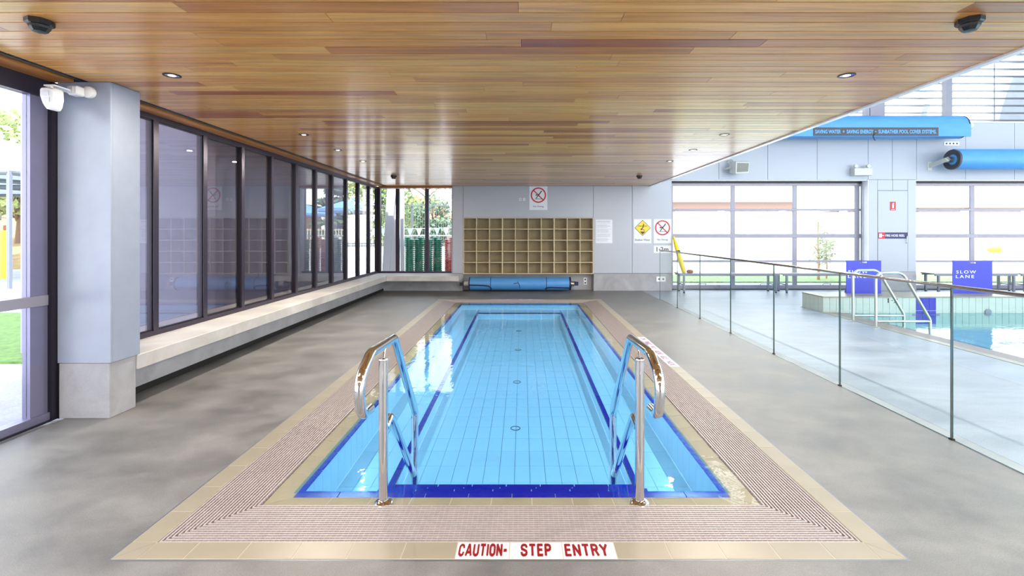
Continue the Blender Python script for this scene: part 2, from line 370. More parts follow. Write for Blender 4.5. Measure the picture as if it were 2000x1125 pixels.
GLYPH = {'C': (.62, [[(.60,.74),(.56,.90),(.42,1),(.20,1),(.04,.88),(0,.72),(0,.28),(.04,.12),(.20,0),(.42,0),(.56,.10),(.60,.26)]]),
 'A': (.70, [[(0,0),(.30,1),(.40,1),(.70,0)], [(.13,.28),(.57,.28)]]), 'U': (.62, [[(0,1),(0,.24),(.08,.07),(.22,0),(.40,0),(.54,.07),(.62,.24),(.62,1)]]),
 'T': (.60, [[(0,1),(.60,1)], [(.30,1),(.30,0)]]), 'I': (.0, [[(0,1),(0,0)]]), 'O': (.62, [[(.2,1),(.42,1),(.56,.9),(.62,.74),(.62,.26),(.56,.1),(.42,0),(.2,0),(.06,.1),(0,.26),(0,.74),(.06,.9),(.2,1)]]),
 'N': (.62, [[(0,0),(0,1),(.62,0),(.62,1)]]), '-': (.30, [[(0,.45),(.30,.45)]]),
 'S': (.60, [[(.60,.78),(.55,.92),(.40,1),(.18,1),(.04,.90),(0,.76),(.06,.60),(.30,.51),(.54,.40),(.60,.25),(.55,.09),(.40,0),(.18,0),(.04,.09),(0,.24)]]),
 'E': (.50, [[(.50,1),(0,1),(0,0),(.50,0)], [(0,.52),(.44,.52)]]), 'P': (.56, [[(0,0),(0,1),(.36,1),(.52,.92),(.56,.75),(.52,.56),(.36,.47),(0,.47)]]),
 'R': (.58, [[(0,0),(0,1),(.36,1),(.52,.92),(.56,.76),(.52,.60),(.36,.52),(0,.52)], [(.34,.52),(.58,0)]]), 'Y': (.66, [[(0,1),(.33,.48),(.66,1)], [(.33,.48),(.33,0)]])}
def block_text(s, m, parent, loc, height, width, w=.25, gap=.40):
    """bold condensed capitals lying on the floor, each stroke a flat bar with round joints"""
    tot = sum(GLYPH[c][0] for c in s)+gap*(len(s)-1)+w; kx = width/tot; ky = height/(1+w); b = MB(); x = w/2
    for c in s:
        for pl in GLYPH[c][1]:
            P = [Vector((x+p[0], p[1]+w/2)) for p in pl]
            for a, d in zip(P[:-1], P[1:]):
                u = (d-a).normalized()*w/2; n = Vector((-u.y, u.x)); q = [a-u*.5+n, a-u*.5-n, d+u*.5-n, d+u*.5+n]
                b.prism([((p.x-tot/2)*kx+loc[0], (p.y-(1+w)/2)*ky+loc[1], loc[2]) for p in q], (0, 0, 1), .0003+.00005*(len(b.f)//6))
        x += GLYPH[c][0]+gap
    return b.build('lettering', m, parent)
def fillet(pts, r, n=6):
    P = [Vector(p) for p in pts]; out = [P[0]]
    for i in range(1, len(P)-1):
        a = P[i-1]-P[i]; b = P[i+1]-P[i]; la, lb = a.length, b.length; a.normalize(); b.normalize()
        ang = a.angle(b); rr = r[i-1] if isinstance(r, (list, tuple)) else r
        d = min(rr/math.tan(ang/2), la*.48, lb*.48); rr = d*math.tan(ang/2)
        c = P[i]+(a+b).normalized()*(rr/math.sin(ang/2)); p0 = P[i]+a*d; p1 = P[i]+b*d; v0 = p0-c; v1 = p1-c
        th = v0.angle(v1)
        for k in range(n+1):
            t = k/n; out.append(c+(v0*math.sin((1-t)*th)+v1*math.sin(t*th))/math.sin(th))
    out.append(P[-1]); return out
def text(name, s, m, parent, loc, height, width=None, plane='wall', rot=0, bold=.0, depth=.0015, space=1.0):
    """flat lettering; plane 'wall' faces -Y (x right, z up), 'floor' faces up; rot turns it in its own plane; centred on loc"""
    cu = bpy.data.curves.new(name, 'FONT'); cu.body = s; cu.size = 1; cu.extrude = .5; cu.offset = bold; cu.resolution_u = 3; cu.space_character = space
    to = bpy.data.objects.new(name, cu); COL.objects.link(to)
    dg = bpy.context.evaluated_depsgraph_get(); dg.update()
    me = bpy.data.meshes.new_from_object(to.evaluated_get(dg)); bpy.data.objects.remove(to); bpy.data.curves.remove(cu)
    xs = [v.co.x for v in me.vertices]; ys = [v.co.y for v in me.vertices]; zs = [v.co.z for v in me.vertices]
    cx = (min(xs)+max(xs))/2; cy = (min(ys)+max(ys))/2
    sy = height/(max(ys)-min(ys)); sxx = (width/(max(xs)-min(xs))) if width else sy
    c, sn = math.cos(rot), math.sin(rot)
    for v in me.vertices:
        x = (v.co.x-cx)*sxx; y = (v.co.y-cy)*sy; z = v.co.z*depth
        x, y = x*c-y*sn, x*sn+y*c
        v.co = (x, -z, y) if plane == 'wall' else (x, y, z)
    me.materials.clear(); me.materials.append(m); me.update(); me.name = name
    return link(name, me, parent, loc)
def pane(name, m, parent, x0, x1, y0, y1, z0, z1): return box(name, m, parent, x0, x1, y0, y1, z0, z1)

# ================================================================ SETTING
XC = -.06
OX, G1, G0, BX, LX, SXH = 1.83, 1.71, 1.385, 1.265, 1.227, .843     # half widths: outer tile, grate outer/inner, blue band outer/inner, seat edge
OY0, OY1 = 2.187, 10.77
d_out, d_gr, d_in = .12, .325, .12
Q = lambda h: (XC-h, XC+h)
NY, FY = OY0+.565, OY1-.565       # blue band outer near / far
WALL_Y = 12.35; DOOR_Y = 12.62; CEIL = 2.72
P2X = 5.65; P2W = 6.14; P2Y = 9.0

# floor of the room: four slabs around the pool, concrete
fl = MB()
fl.box(-3.70, 3.115, -5, OY0-.012, -.3, 0); fl.box(-3.70, 3.115, OY1+.012, 12.70, -.3, 0)
fl.box(-3.70, XC-OX-.012, OY0-.012, OY1+.012, -.3, 0); fl.box(XC+OX+.012, 3.115, OY0-.012, OY1+.012, -.3, 0)
o = fl.build('floor', M['deck'], None, (0, 0, 0)); o['kind'] = 'structure'
fh = MB()
fh.box(3.225, P2X-.01, -5, 12.36, -.3, 0); fh.box(P2X-.01, 20, 9.68, 12.36, -.3, 0); fh.box(3.115, 3.225, 10.82, 12.36, -.3, 0); fh.box(3.88, 20, 12.36, 12.75, -.3, 0)
o = fh.build('floor', M['hall_deck'], None, (0, 0, 0)); o['kind'] = 'structure'
t_ = MB(); t_.box(3.115, 3.225, -5, 10.82, -.3, -.001); o = t_.build('trim_1', M['base_concrete'], None, (3.1, 0, 0)); o['kind'] = 'structure'
# sealant joint around the tile surround
sj = MB()
for a in ((XC-OX-.012, XC+OX+.012, OY0-.012, OY0), (XC-OX-.012, XC+OX+.012, OY1, OY1+.012)): sj.box(*a, -.2, .0005)
for a in ((XC-OX-.012, XC-OX), (XC+OX, XC+OX+.012)): sj.box(a[0], a[1], OY0, OY1, -.2, .0005)
o = sj.build('trim_2', M['galv'], None, (XC, OY0, 0)); o['kind'] = 'structure'

# ceiling: timber boards under a slab
ceil = struct('ceiling', (0, 6, CEIL))
box('slab', M['shadow_gap'], ceil, -3.8, 3.32, -3.5, WALL_Y, CEIL+.025, CEIL+.2)
rows = int((WALL_Y-.05-2.40)/.1215); y = 2.40
rng = random.Random(11)
for r in range(rows+1):
    y0 = y+r*.1215; x = -3.50; cuts = [x]
    xx = x-rng.uniform(.2, 1.6)
    while True:
        xx += rng.uniform(1.5, 3.3)
        if xx > 3.29-.5: break
        if xx > x+.4: cuts.append(xx)
    cuts.append(3.29)
    y1 = min(y0+.1130, WALL_Y-.004)
    if y1-y0 < .03: continue
    for a, b in zip(cuts[:-1], cuts[1:]):
        MB().bevbox(a+.0010, b-.0010, y0, y1, CEIL, CEIL+.022, .0012).build('board', M['wood'], ceil)
for k in range(10):      # boards behind the viewpoint, in ten interleaved sets so that their tones differ
    st = MB(); r = 0; yy = 2.40-.1215
    while yy > -3.5:
        for q, (a, b) in enumerate(((-3.50, -.9+.2*(r % 5)), (-.9+.2*(r % 5), 3.29))):
            if (r*3+q*4) % 10 == k: st.bevbox(a+.001, b-.001, yy, yy+.113, CEIL, CEIL+.022, .0012)
        yy -= .1215; r += 1
    if st.v: o = st.build('boards', M['wood'], ceil); o['kind'] = 'stuff'
# linear slot and timber edge over the windows
box('slot_channel', M['black'], ceil, -3.60, -3.505, -3.5, WALL_Y-.1, CEIL+.015, CEIL+.024)
box('slot_blade', M['galv'], ceil, -3.556, -3.550, -3.5, WALL_Y-.12, CEIL+.001, CEIL+.014)
for a, b in ((-3.5, 0.2), (0.22, 3.83), (4.18, 7.0), (7.003, 9.8), (9.803, WALL_Y-.1)):
    box('edge_board', M['wood_trim'], ceil, -3.795, -3.605, a, b, CEIL-.012, CEIL+.022, .002)
box('edge_board', M['wood_trim_x'], ceil, -3.72, -1.815, WALL_Y-.005, WALL_Y+.09, CEIL-.055, CEIL+.022, .002)
o = box('trim_3', M['gloss_white'], None, 3.292, 3.352, -3.5, WALL_Y-.002, CEIL-.014, CEIL+.25); o['kind'] = 'structure'

# ---- left glazed wall
WX = -3.80
w1 = struct('window_1', (WX, 8, .45))
HEADZ = 2.655
box('head_frame', M['frame'], w1, WX-.05, WX+.035, 4.14, 12.42, HEADZ, CEIL-.012)
box('sill_frame', M['frame'], w1, WX-.05, WX+.035, 4.14, 12.42, .45, .50)
ym = [4.14+.76*k for k in range(0, 11)]
ym = [4.14]+[4.90+.763*k for k in range(10)]
for yv in ym: box('mullion', M['frame'], w1, WX-.05, WX+.035, yv-.033, yv+.033, .50, HEADZ)
ed = ym+[12.42]
for a, b in zip(ed[:-1], ed[1:]):
    pane('pane', M['side_glass'], w1, WX-.008, WX, a+.033, b-.033, .50, HEADZ)
    fb = MB()
    for (p, q) in ((a+.033, a+.045), (b-.045, b-.033)): fb.box(WX, WX+.02, p, q, .5, HEADZ)
    fb.box(WX, WX+.02, a+.045, b-.045, .5, .512); fb.box(WX, WX+.02, a+.045, b-.045, HEADZ-.012, HEADZ)
    fb.build('glazing_bead', M['frame_dark'], w1)
box('corner_post', M['frame_dark'], w1, WX-.05, WX+.09, 12.42, 12.56, .45, CEIL-.012)
# ---- far window
w2 = struct('window_2', (-2.8, 12.5, .45))
FWY = 12.50
box('head_frame', M['frame'], w2, WX+.09, -1.82, FWY-.04, FWY+.03, 2.655, CEIL-.055)
box('sill_frame', M['frame'], w2, WX+.09, -1.82, FWY-.04, FWY+.03, .45, .50)
mx_ = [gx(777, FWY), gx(834.3, FWY)]
for xv in mx_: box('mullion', M['frame'], w2, xv-.047, xv+.047, FWY-.04, FWY+.03, .50, 2.655)
ed = [WX+.09]+mx_+[-1.77]
for i, (a, b) in enumerate(zip(ed[:-1], ed[1:])):
    pane('pane', M['window_glass'], w2, a+(.047 if i else 0), b-.047, FWY, FWY+.008, .50, 2.655)

# ---- concrete bench ledge
lg = struct('trim_4', (-3.5, 8, 0))
def ledge(x0, x1, y0, y1): return box('ledge', M['ledge_concrete'], lg, x0, x1, y0, y1, .32, .45, .006)
ledge(-3.90, -3.318, 4.112, 8.20); ledge(-3.90, -3.318, 8.206, 12.60)
ledge(-3.314, -1.545, 11.62, 12.60)
box('upstand', M['base_concrete'], lg, -3.9, -3.585, 4.125, 12.6, .07, .32); box('upstand', M['base_concrete'], lg, -3.585, -1.55, 12.36, 12.6, 0, .32)
box('shade_strip', M['shadow_gap'], lg, -3.9, -3.60, 4.125, 12.36, -.02, .07)  # black block: shade of the gap under the bench put into its colour
# ---- column
cl = struct('wall_left_column', (-3.54, 4, 0)); cl.name = 'column'
cx0, cx1, cy0, cy1 = gx(112, 3.843), gx(216, 3.843), 3.843, 4.12
box('plinth', M['base_concrete'], cl, cx0, cx1-.012, cy0+.004, cy1-.01, 0, .446, .004)
box('cladding_panel', M['column'], cl, cx0, cx1, cy0, cy0+.02, .449, CEIL-.002, .002)
box('cladding_panel', M['column'], cl, cx1-.02, cx1, cy0+.0215, cy1+.02, .449, CEIL-.002, .002)
box('core', M['panel_back'], cl, cx0, cx1-.021, cy0+.022, cy1+.018, .45, CEIL-.002)
# ---- glazed door at the left edge
d1 = struct('door_1', (WX, 2, 0))
box('jamb', M['frame_dark'], d1, WX-.06, WX+.06, 3.845, 3.90, 0, CEIL-.013)
box('jamb', M['frame_dark'], d1, WX-.02, WX+.045, 3.80, 3.843, 0, CEIL-.013)
box('stile', M['frame_light'], d1, WX-.05, WX+.012, 3.665, 3.80, .07, 2.57)
box('top_rail', M['frame'], d1, WX-.05, WX+.03, -2.9, 3.80, 2.57, CEIL-.013)
box('bottom_rail', M['frame_light'], d1, WX-.06, WX+.03, -2.9, 3.80, .012, .07)
box('threshold', M['frame_dark'], d1, WX-.08, WX+.05, -2.9, 3.80, 0, .012)
zr = gz(597, 3.5)
box('mid_rail', M['door_frame'], d1, WX-.035, WX+.018, -2.9, 3.80, zr-.04, zr+.04)
for a, b in ((-2.9, -.9), (-.8, 1.2), (1.3, 3.665)):
    pane('pane', M['window_glass'], d1, WX-.02, WX-.012, a, b, .07, zr-.04); pane('pane', M['window_glass'], d1, WX-.02, WX-.012, a, b, zr+.04, 2.57)
for a in (-.9, 1.2): box('stile', M['frame_light'], d1, WX-.05, WX+.012, a, a+.1, .07, 2.57)

# ---- far wall
wf = struct('wall_far', (3, WALL_Y, 0))
LK0, LK1 = gx(904.5, WALL_Y), gx(1159, WALL_Y); LKB, LKT = gz(535, WALL_Y), gz(425, WALL_Y)
J = 'panel'
def wp(x0, x1, z0, z1, g=.004, y=WALL_Y): return box(J, M['panel'], wf, x0+g, x1-g, y, y+.018, z0+g, z1-g, .0015)
D2L, D2R, D3L = 3.88, 8.985, 10.22; DT = gz(351, WALL_Y)
UPT = gz(240, WALL_Y)
# backing walls
bk = MB()
bk.box(-1.815, LK0-.004, WALL_Y+.019, 12.75, .45, CEIL+.3); bk.box(LK0-.004, LK1+.004, WALL_Y+.019, 12.75, LKT+.004, CEIL+.3)
bk.box(LK1+.004, D2L, WALL_Y+.019, 12.75, .44, UPT-.01); bk.box(D2L, D2R, WALL_Y+.019, 12.55, DT+.004, UPT-.01)
bk.box(D2R, D3L, WALL_Y+.019, 12.75, .49, UPT-.01); bk.box(D3L, 20, WALL_Y+.019, 12.55, DT+.004, UPT-.01)
bk.box(LK0-.004, LK1+.004, 12.70, 12.75, LKB-.1, LKT+.004)
bk.build('wall_core', M['panel_back'], wf)
zb = .452
wp(-1.815, LK0, zb, CEIL); wp(LK0, LK1, LKT, CEIL)
wp(LK1, gx(1235, WALL_Y), zb, CEIL+.0); wp(gx(1235, WALL_Y), D2L, zb, DT)
wp(LK1+1.3, gx(1235, WALL_Y), CEIL, DT) if False else None
for a, b in zip([2.2, D2L, 5.10, 6.37, 7.65, 8.97, 9.60, 10.23, 11.50, 12.77, 14.04, 15.3, 16.6], [D2L, 5.10, 6.37, 7.65, 8.97, 9.60, 10.23, 11.50, 12.77, 14.04, 15.3, 16.6, 17.9]):
    wp(a, b, DT, UPT)
# pier with hose reel cabinet
zc = gz(531, WALL_Y); zd = gz(372, WALL_Y); xa, xb = gx(1714, WALL_Y), gx(1773, WALL_Y)
wp(D2R, xa, zc, DT); wp(xb, D3L, zc, DT); wp(xa, gx(1743.5, WALL_Y), zd, DT); wp(gx(1743.5, WALL_Y), xb, zd, DT)
hc = box('cabinet_door', M['panel'], wf, xa+.006, xb-.006, WALL_Y-.004, WALL_Y+.014, zc+.006, zd-.006, .002)
hy = gx(1769, WALL_Y); MB().tube(fillet([(hy, WALL_Y-.004, 1.42), (hy, WALL_Y-.04, 1.42), (hy, WALL_Y-.04, 1.24), (hy, WALL_Y-.004, 1.24)], .012), .009, 8).build('door_handle', M['steel'], hc)
# concrete bases
box('base', M['base_concrete'], wf, LK1+.006, D2L, WALL_Y-.002, 12.75, 0, .446, .003)
box('base', M['base_concrete'], wf, D2R, D3L, WALL_Y-.002, 12.75, 0, zc-.003, .003)
box('recess_wall', M['base_concrete'], wf, -1.56, LK1+.004, 12.60, 12.70, 0, LKB)
# reveal of the roller door
box('reveal', M['white'], wf, D2R-.02, D2R, WALL_Y, 12.66, .0, DT)
# window strip return at the far window
box('reveal', M['panel'], wf, -1.833, -1.817, WALL_Y, 12.6, .451, CEIL)

# ---- glazed overhead doors
def overhead(n, x0, x1, xs, hinge):
    d = struct(n, ((x0+x1)/2, DOOR_Y, 0))
    box('head_box', M['white'], d, x0, x1, WALL_Y+.03, DOOR_Y+.05, 2.86, 2.90)
    box('head_seal', M['frame_dark'], d, x0, x1, DOOR_Y-.06, DOOR_Y-.03, 2.80, 2.86)
    zs = [(.02, .125), (.725, .78), (1.37, 1.475), (2.085, 2.14), (2.74, 2.80)]
    for k, (a, b) in enumerate(zs):
        r = box('rail', M['door_frame'], d, x0, x1, DOOR_Y-.02, DOOR_Y+.03, a, b, .003)
        if k == 2:
            for p, q in zip(xs[:-1], xs[1:]): box('groove', M['galv'], r, p+.15, q-.15, DOOR_Y-.023, DOOR_Y-.019, 1.415, 1.43)
    box('bottom_seal', M['frame_dark'], d, x0, x1, DOOR_Y-.02, DOOR_Y+.03, 0, .02)
    for i, xv in enumerate(xs):
        for (a, b), (c, e) in zip(zs[:-1], zs[1:]):
            box('stile', M['door_frame'], d, xv-.055, xv+.055, DOOR_Y-.018, DOOR_Y+.028, b, c, .003)
    for p, q in zip(xs[:-1], xs[1:]):
        for (a, b), (c, e) in zip(zs[:-1], zs[1:]):
            pane('pane', M['window_glass'], d, p+.055, q-.055, DOOR_Y, DOOR_Y+.008, b, c)
        if hinge:
            xm = (p+q)/2
            MB().tube(fillet([(xm-.1, DOOR_Y-.02, .13), (xm-.1, DOOR_Y-.06, .16), (xm+.1, DOOR_Y-.06, .16), (xm+.1, DOOR_Y-.02, .13)], .02, 3), .008, 6).build('pull_handle', M['galv'], d)
    MB().tube([(x1-.04, DOOR_Y-.09, .1), (x1-.04, DOOR_Y-.09, 2.8)], .014, 6).build('guide_track', M['galv'], d)
    return d
overhead('door_2', D2L, D2R-.021, [3.935, 5.577, 7.22, 8.87], True)
overhead('door_3', D3L, 16.9, [10.275, 11.917, 13.56, 15.2, 16.84], True)

# ---- clerestory
w3 = struct('window_3', (10, WALL_Y, UPT))
TOP = 6.9
box('sill', M['white'], w3, 2.2, 20, WALL_Y-.02, WALL_Y+.25, UPT-.005, UPT+.03)
box('head', M['white'], w3, 2.2, 20, WALL_Y, WALL_Y+.2, TOP-.2, TOP)
cm = [(gx(1695, WALL_Y), .045), (gx(1714, WALL_Y), .19), (gx(1854.5, WALL_Y), .075), (13.7, .075), (16.4, .19), (5.9, .075), (3.6, .1)]
for xv, hw in cm: box('mullion', M['door_frame'], w3, xv-hw, xv+hw, WALL_Y, WALL_Y+.15, UPT+.03, TOP-.2)
box('rod', M['galv'], w3, gx(1942, WALL_Y+.35)-.008, gx(1942, WALL_Y+.35)+.008, WALL_Y+.34, WALL_Y+.36, UPT+.03, TOP-.2)
pane('pane', M['glass'], w3, 2.2, 20, WALL_Y+.06, WALL_Y+.066, UPT+.03, TOP-.2)
for k in range(13):
    z = UPT+.14+.195*k
    box('louvre_blade', M['galv'], w3, 2.2, 20, WALL_Y+.30, WALL_Y+.42, z, z+.018)
# arched white beams behind the glass
def arch(cxp, r, w, y):
    b = MB(); n = 28; pts = []
    for k in range(n+1):
        a = PI-(PI*.62)*k/n; pts.append((cxp+r*math.cos(a), y, UPT-1.1+r*math.sin(a)))
    for i in range(n):
        p, q = Vector(pts[i]), Vector(pts[i+1]); c = Vector((cxp, y, UPT-1.1))
        pi_, qi = c+(p-c)*(1-w/r), c+(q-c)*(1-w/r)
        b.prism([p, q, qi, pi_], (0, 1, 0), .3)
    return b
arch(19.45, 6.25, 1.3, WALL_Y+1.0).build('arched_beam', M['lavender'], w3)
arch(18.0, 6.7, .16, WALL_Y+1.4).build('arched_beam', M['lavender'], w3)

# ---- rear wall behind the viewpoint
wbk = struct('wall_back', (0, -3.6, 0))
for a, b in ((-3.9, -3.3), (-1.9, 1.6), (3.0, 3.5)): box('wall_core', M['dark_timber'], wbk, a, b, -3.75, -3.55, 0, CEIL)
for a, b in ((-3.3, -1.9), (1.6, 3.0)): box('lintel', M['dark_timber'], wbk, a, b, -3.75, -3.55, 2.3, CEIL)
# ---- hall enclosure
hl = struct('wall_left', (3.4, 4, CEIL)); box('bulkhead', M['roof_white'], hl, 3.30, 3.50, -5, WALL_Y, CEIL+.26, 7.0)
wr = struct('wall_right', (20, 4, 0)); box('dado', M['roof_white'], wr, 20, 20.2, -5, 12.6, 0, 1.2)
box('upper', M['roof_white'], wr, 20, 20.2, -5, 12.6, 4.2, 7.0)
for k in range(7): box('pier', M['roof_white'], wr, 20, 20.2, -5+k*2.9, -4.8+k*2.9, 1.2, 4.2)
rf = struct('ceiling_hall', (11, 4, 7)); rf.name = 'roof'
for a, b in ((3.3, 8.4), (8.41, 14.0), (14.01, 20.2)): box('roof_panel', M['roof_white'], rf, a, b, -5, 12.6, 6.9, 7.1)
for k in range(6): box('roof_beam', M['roof_white'], rf, 3.5, 20, -4+k*3.1, -3.8+k*3.1, 6.6, 6.9)
HL = {(6.5, 3): 'left of the two nearer ones', (11, 3): 'right of the two nearer ones', (6.5, 8.5): 'left of the two farther ones', (11, 8.5): 'right of the two farther ones'}
for (x, y) in HALL_FILLS:  # housings for the added hall fill lights
    t = thing('hall_fill', (x, y, 6.3), 'added unseen fill light, long and white, under the hall roof, %s' % HL[(x, y)], 'lamp', 'added hall fill lights')
    box('housing', M['white'], t, x-.28, x+.28, y-1.55, y+1.55, 6.28, 6.34)
    for s in (-1, 1): MB().tube([(x, y+s, 6.34), (x, y+s, 6.9)], .008, 6).build('hanger', M['steel'], t)
for x, y in REAR_FILLS:  # housings for the added fill lights behind the viewpoint
    t = thing('rear_fill', (x, y, 2.68), 'added unseen fill light, flat and white, on the timber ceiling behind the viewpoint, %s' % {(-2.0, -.9): 'rear row left', (.0, -.9): 'rear row middle', (2.0, -.9): 'rear row right', (-2.0, 1.3): 'front row left', (2.0, 1.3): 'front row right'}[(x, y)], 'lamp', 'added rear fill lights')
    box('housing', M['white'], t, x-.62, x+.62, y-.17, y+.17, 2.675, 2.719)

# ================================================================ SMALL POOL
pool = thing('swimming_pool', (XC, 6.5, 0), 'small rectangular pool with cream tile surround, grated gutter and cobalt edge lines', 'pool')
# beds under the tiles
bd = MB()
def ring(b, hx0, hx1, e0, e1, z0, z1, mi=0):
    """rectangular ring between insets; hx outer/inner half width, e outer/inner inset from OY"""
    xo0, xo1 = Q(hx0); xi0, xi1 = Q(hx1)
    b.box(xo0, xo1, OY0+e0, OY0+e1, z0, z1, mi); b.box(xo0, xo1, OY1-e1, OY1-e0, z0, z1, mi)
    b.box(xo0, xi0, OY0+e1, OY1-e1, z0, z1, mi); b.box(xi1, xo1, OY0+e1, OY1-e1, z0, z1, mi)
ring(bd, OX, G1, 0, .12, -.2, .0018)
bd.build('grout_bed', M['grout_tan'], pool)
b2 = MB(); ring(b2, G0, BX, .445, .565, -.3, -.035); b2.build('inner_bed', M['grout'], pool)
b3 = MB(); ring(b3, G1, G0, .12, .445, -.3, -.10); b3.build('gutter_channel', M['grate_under'], pool)
# outer coping tiles
def split(a, b, n): return [a+(b-a)*i/n for i in range(n+1)]
g = .0022
TXTX = {}
xs = split(XC-G1, XC+G1, 14)   # near row (tiles between the mitres)
ntile = []
x_c0 = gx(888, 2.187); tw = (gx(1207, 2.187)-x_c0)/3
row = [x_c0+tw*k for k in range(-6, 11)]
row = [x for x in row if XC-G1+.06 < x < XC+G1-.06]
edges = [XC-G1]+row+[XC+G1]
for a, b in zip(edges[:-1], edges[1:]):
    isw = x_c0-.01 < (a+b)/2 < x_c0+3*tw
    o = tile('coping_tile', M['white_tile'] if isw else M['tile_cream'], pool, a+g, b-g, OY0+g, OY0+.12-g, -.004, .003)
    if isw:
        i = int(((a+b)/2-x_c0)/tw); o['label'] = 'white tile with red lettering'
        s, w_, dx = (('CAUTION-', .228, 0), ('STEP', .145, 0), ('ENTRY', .205, -.012))[i]
        block_text(s, M['red_ink'], o, ((a+b)/2+dx, OY0+.061, .0032), .090, w_)
fedge = split(XC-G1, XC+G1, 14)
fx = [gx(p, 10.7) for p in (946, 980, 1011, 1030, 1058)]
for a, b in zip(fedge[:-1], fedge[1:]):
    isw = fx[0] < (a+b)/2 < fx[-1]
    tile('coping_tile', M['white_tile'] if isw else M['tile_cream'], pool, a+g, b-g, OY1-.12+g, OY1-g, -.004, .003)
wtiles = [o for o in pool.children if o.name.startswith('coping_tile') and W[o].y > 10.6 and o.data.materials[0] == M['white_tile']]
wtiles.sort(key=lambda o: W[o].x)
for o, s in zip(wtiles, ['NO DIVING', '0.9m', 'ENTRY', 'STEP', 'CAUTION-'] if len(wtiles) == 5 else ['NO DIVING', 'ENTRY', 'STEP', 'CAUTION-', '']):
    if s: text('lettering', s, M['purple_ink'], o, (W[o].x, W[o].y, .0034), .075, .20 if len(s) > 4 else .14, 'floor', PI, .012, .0006)
ys_ = split(OY0+.12, OY1-.12, 33)
for i, (a, b) in enumerate(zip(ys_[:-1], ys_[1:])):
    for s in (-1, 1):
        x0, x1 = (XC-OX, XC-G1) if s < 0 else (XC+G1, XC+OX)
        isw = s > 0 and 5.25 < (a+b)/2 < 6.75
        o = tile('coping_tile', M['white_tile'] if isw else M['tile_cream'], pool, x0+g, x1-g, a+g, b-g, -.004, .003)
        if isw:
            k = int(((a+b)/2-5.25)/.2535); s_ = ['CAUTION-', 'STEP', 'ENTRY', '0.9m', 'DIVING', 'NO'][min(k, 5)]
            text('lettering', s_, M['purple_ink'], o, (W[o].x, W[o].y, .0034), .07, .2 if len(s_) > 4 else .14, 'floor', PI/2, .012, .0006)
for sx_ in (-1, 1):     # mitred corner tiles
    for ye, yi in ((OY0, OY0+.12), (OY1, OY1-.12)):
        xo, xi = XC+sx_*OX, XC+sx_*G1
        for pts in ([(xo, ye), (xi, ye), (xi, yi)], [(xo, ye), (xi, yi), (xo, yi)]):
            c = sum((Vector((p[0], p[1], 0)) for p in pts), Vector())/3
            P_ = [(c.x+(p[0]-c.x)*.97, c.y+(p[1]-c.y)*.97, -.004) for p in pts]
            ar = (pts[1][0]-pts[0][0])*(pts[2][1]-pts[0][1])-(pts[2][0]-pts[0][0])*(pts[1][1]-pts[0][1])
            if ar < 0: P_ = P_[::-1]
            MB().prism(P_, (0, 0, 1), .007).build('coping_tile', M['tile_cream'], pool)
# inner coping, sloping into the water
def slab4(pts, th):
    P_ = [Vector(p) for p in pts]
    n = (P_[1]-P_[0]).cross(P_[2]-P_[0])
    if n.z < 0: P_ = P_[::-1]
    return MB().add([p-Vector((0, 0, th)) for p in P_]+P_, [(0, 3, 2, 1), (4, 5, 6, 7), (0, 1, 5, 4), (1, 2, 6, 5), (2, 3, 7, 6), (3, 0, 4, 7)])
ZO, ZI = -.012, -.028
GY0, BY0, GY1, BY1 = OY0+.445, NY, OY1-.445, FY
gb = MB()
for q4 in ([(XC-G0, GY0, ZO-.0015), (XC+G0, GY0, ZO-.0015), (XC+BX, BY0, ZI-.0015), (XC-BX, BY0, ZI-.0015)], [(XC-G0, GY1, ZO-.0015), (XC+G0, GY1, ZO-.0015), (XC+BX, BY1, ZI-.0015), (XC-BX, BY1, ZI-.0015)],
           [(XC-G0, GY0, ZO-.0015), (XC-G0, GY1, ZO-.0015), (XC-BX, BY1, ZI-.0015), (XC-BX, BY0, ZI-.0015)], [(XC+G0, GY0, ZO-.0015), (XC+G0, GY1, ZO-.0015), (XC+BX, BY1, ZI-.0015), (XC+BX, BY0, ZI-.0015)]): 
    q_ = slab4(q4, .008); gb.add(q_.v, q_.f)
gb.build('grout_slope', M['grout'], pool)
e = split(XC-BX, XC+BX, 11); e2 = [XC-G0]+e[1:-1]+[XC+G0]
for a, b, c, d in zip(e2[:-1], e2[1:], e[:-1], e[1:]):
    slab4([(a+g, GY0+g, ZO), (b-g, GY0+g, ZO), (d-g, BY0-g, ZI), (c+g, BY0-g, ZI)], .01).build('edge_tile', M['tile_inner'], pool)
    slab4([(a+g, GY1-g, ZO), (b-g, GY1-g, ZO), (d-g, BY1+g, ZI), (c+g, BY1+g, ZI)], .01).build('edge_tile', M['tile_inner'], pool)
e = split(BY0, BY1, 31); e2 = [GY0]+e[1:-1]+[GY1]
for s in (-1, 1):
    for a, b, c, d in zip(e2[:-1], e2[1:], e[:-1], e[1:]):
        slab4([(XC+s*(G0-g), a+g, ZO), (XC+s*(G0-g), b-g, ZO), (XC+s*(BX+g), d-g, ZI), (XC+s*(BX+g), c+g, ZI)], .01).build('edge_tile', M['tile_inner'], pool)
